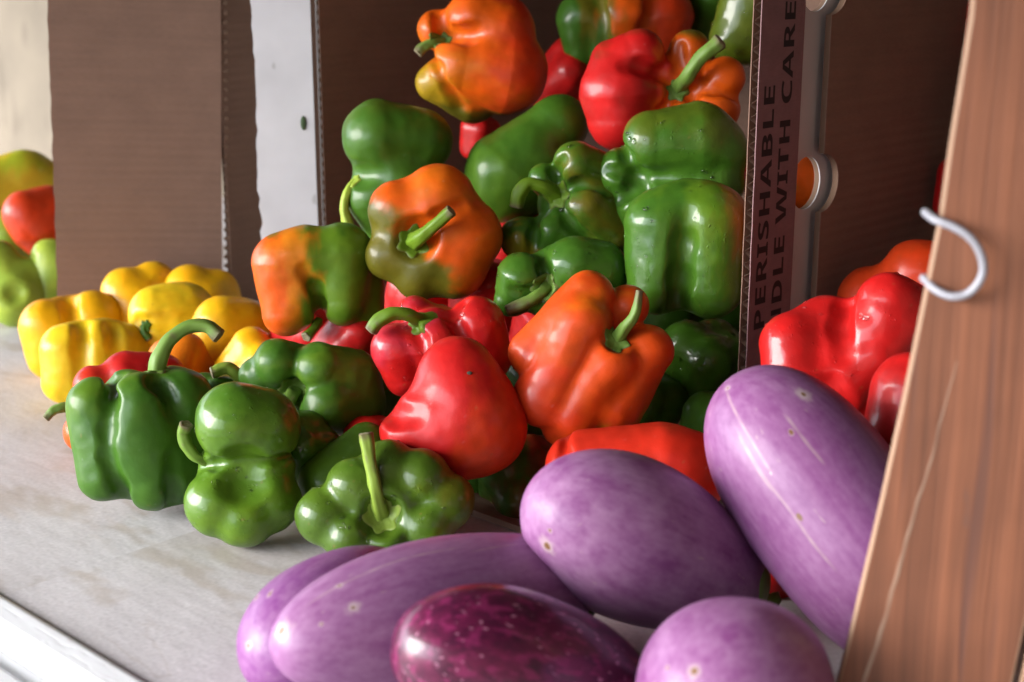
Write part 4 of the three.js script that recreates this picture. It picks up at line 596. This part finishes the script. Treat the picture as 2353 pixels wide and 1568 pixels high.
// ───────────────────────── wooden stave with its wire ─────────────────────────
{
  const o = thing('basket_side', 'reddish brown wooden basket side of upright staves with a bent wire', 'basket');
  const org = at(2150, 784, 0.61), ang = 0.22; o.position.copy(org); o.rotation.y = -ang * 1; // faces slightly towards the open side
  o.updateMatrixWorld(true);
  const nrm = V(0, 0, 1).applyQuaternion(o.quaternion), inv = o.matrixWorld.clone().invert();
  const hit = (px, py) => { const r = ray(px, py), t = org.clone().sub(camera.position).dot(nrm) / r.dot(nrm); return camera.position.clone().addScaledVector(r, t).applyMatrix4(inv); };
  const poly = (pts) => { const s = new THREE.Shape(); pts.forEach((p, i) => (i ? s.lineTo(p.x, p.y) : s.moveTo(p.x, p.y))); s.closePath(); return s; };
  const woodTex = (seed, scratch) => texture(scratch ? 768 : 128, scratch ? 1536 : 256, (u, v) => {
    const x = u * 0.26, y = v * 0.5, warp = 0.006 * fbm(x * 4, y * 5, seed, 2);
    const g = fbm((x + warp) * 160, y * 3.2, seed, 4), f = fbm((x + warp) * 700, y * 12, seed + 3, 3), b = fbm((x + warp) * 24, y * 3, seed + 8, 3), k = fbm(x * 30, y * 30, seed + 12, 3);
    let c = [0.175, 0.064, 0.030].map((q) => q * (1 + 0.6 * g + 0.4 * f + 0.45 * b + 0.2 * k));
    const dk = smooth(0.18, 0.42, fbm((x + warp) * 90, y * 4, seed + 20, 3)); c = mix3(c, [0.09, 0.04, 0.03], dk * 0.7); const nick = smooth(0.36, 0.5, fbm(x * 60, y * 22, seed + 40, 3)); c = mix3(c, [0.10, 0.06, 0.05], nick * 0.6);
    if (scratch) { const w = scratch(u, v); if (w > 0) c = mix3(c, [0.38, 0.28, 0.20], w); }
    return c;
  });
  const left = [[2247, -60], [2238, 40], [2190, 340], [2168, 500], [2130, 690], [2085, 910], [2030, 1160], [1960, 1460], [1932, 1568], [1880, 1790]], pts = left.map(([x, y]) => hit(x, y)), right = [[2250, 1880], [2322, 1568], [2352, 1430], [2480, 900], [2700, -60]].map(([x, y]) => hit(x, y));
  const all = [...pts, ...right]; let x0 = 1e9, y0 = 1e9; for (const p of all) { x0 = Math.min(x0, p.x); y0 = Math.min(y0, p.y); }
  const sl = [[2200, 830], [2170, 940], [2140, 1060], [2095, 1200], [2060, 1330], [2020, 1470], [1985, 1568], [1940, 1700]].map(([x, y]) => hit(x, y));
  const scratch = (u, v) => { const x = u * 0.26 + x0, y = v * 0.5 + y0; for (let i = 0; i < sl.length - 1; i++) if (y <= sl[i].y && y >= sl[i + 1].y) { const q = (sl[i].y - y) / (sl[i].y - sl[i + 1].y), w = 0.0006 + 0.0009 * smooth(sl[0].y, sl[5].y, y), e = Math.abs(x - lerp(sl[i].x, sl[i + 1].x, q) - 0.0006 * noise.noise(y * 90, 1, 1)); return smooth(w, w * 0.3, e) * (0.4 + 0.5 * noise.noise(y * 60, 3, 2)); } return 0; };
  const front = (tex) => std({ map: tex, bumpMap: tex, bumpScale: 0.0014, roughness: 0.6 }), side = std({ color: new THREE.Color().setRGB(0.33, 0.20, 0.125), roughness: 0.7 });
  const slab = (name, s, tex) => {
    const g = new THREE.ExtrudeGeometry(s, { depth: 0.0065, bevelEnabled: true, bevelSize: 0.0012, bevelThickness: 0.0012, bevelSegments: 3 }).translate(0, 0, -0.0077); metreUV(g, 1); const uv = g.attributes.uv, p = g.attributes.position; for (let i = 0; i < uv.count; i++) uv.setXY(i, (p.getX(i) - x0) / 0.26, (p.getY(i) - y0) / 0.5);
    const m = shade(new THREE.Mesh(g, [front(tex), side])); m.name = name; o.add(m); return m;
  };
  slab('stave', poly([...pts, ...right]), woodTex(3, scratch));
  const r2 = right.map((p) => V(p.x + 0.0055, p.y, 0)); slab('stave', poly([...r2, ...r2.slice().reverse().map((p) => V(p.x + 0.07, p.y, 0))]), woodTex(31));
  const wire = [[2128, 492, -0.004], [2150, 503, 0.003], [2190, 516, 0.006], [2228, 540, 0.008], [2250, 575, 0.0085], [2256, 612, 0.0085], [2243, 645, 0.008], [2218, 668, 0.007], [2185, 674, 0.006], [2152, 664, 0.003], [2124, 644, -0.004]].map(([x, y, z]) => hit(x, y).add(V(0, 0, z)));
  const wg = new THREE.TubeGeometry(new THREE.CatmullRomCurve3(wire), 90, 0.0018, 12); const caps = [wire[0], wire[wire.length - 1]].map((p) => new THREE.SphereGeometry(0.0018, 12, 8).translate(p.x, p.y, p.z));
  part('wire_hook', mergeGeometries([wg, ...caps]), std({ color: new THREE.Color().setRGB(0.30, 0.30, 0.33), roughness: 0.5, metalness: 0.2 }), o);
}
renderer.render(scene, camera);
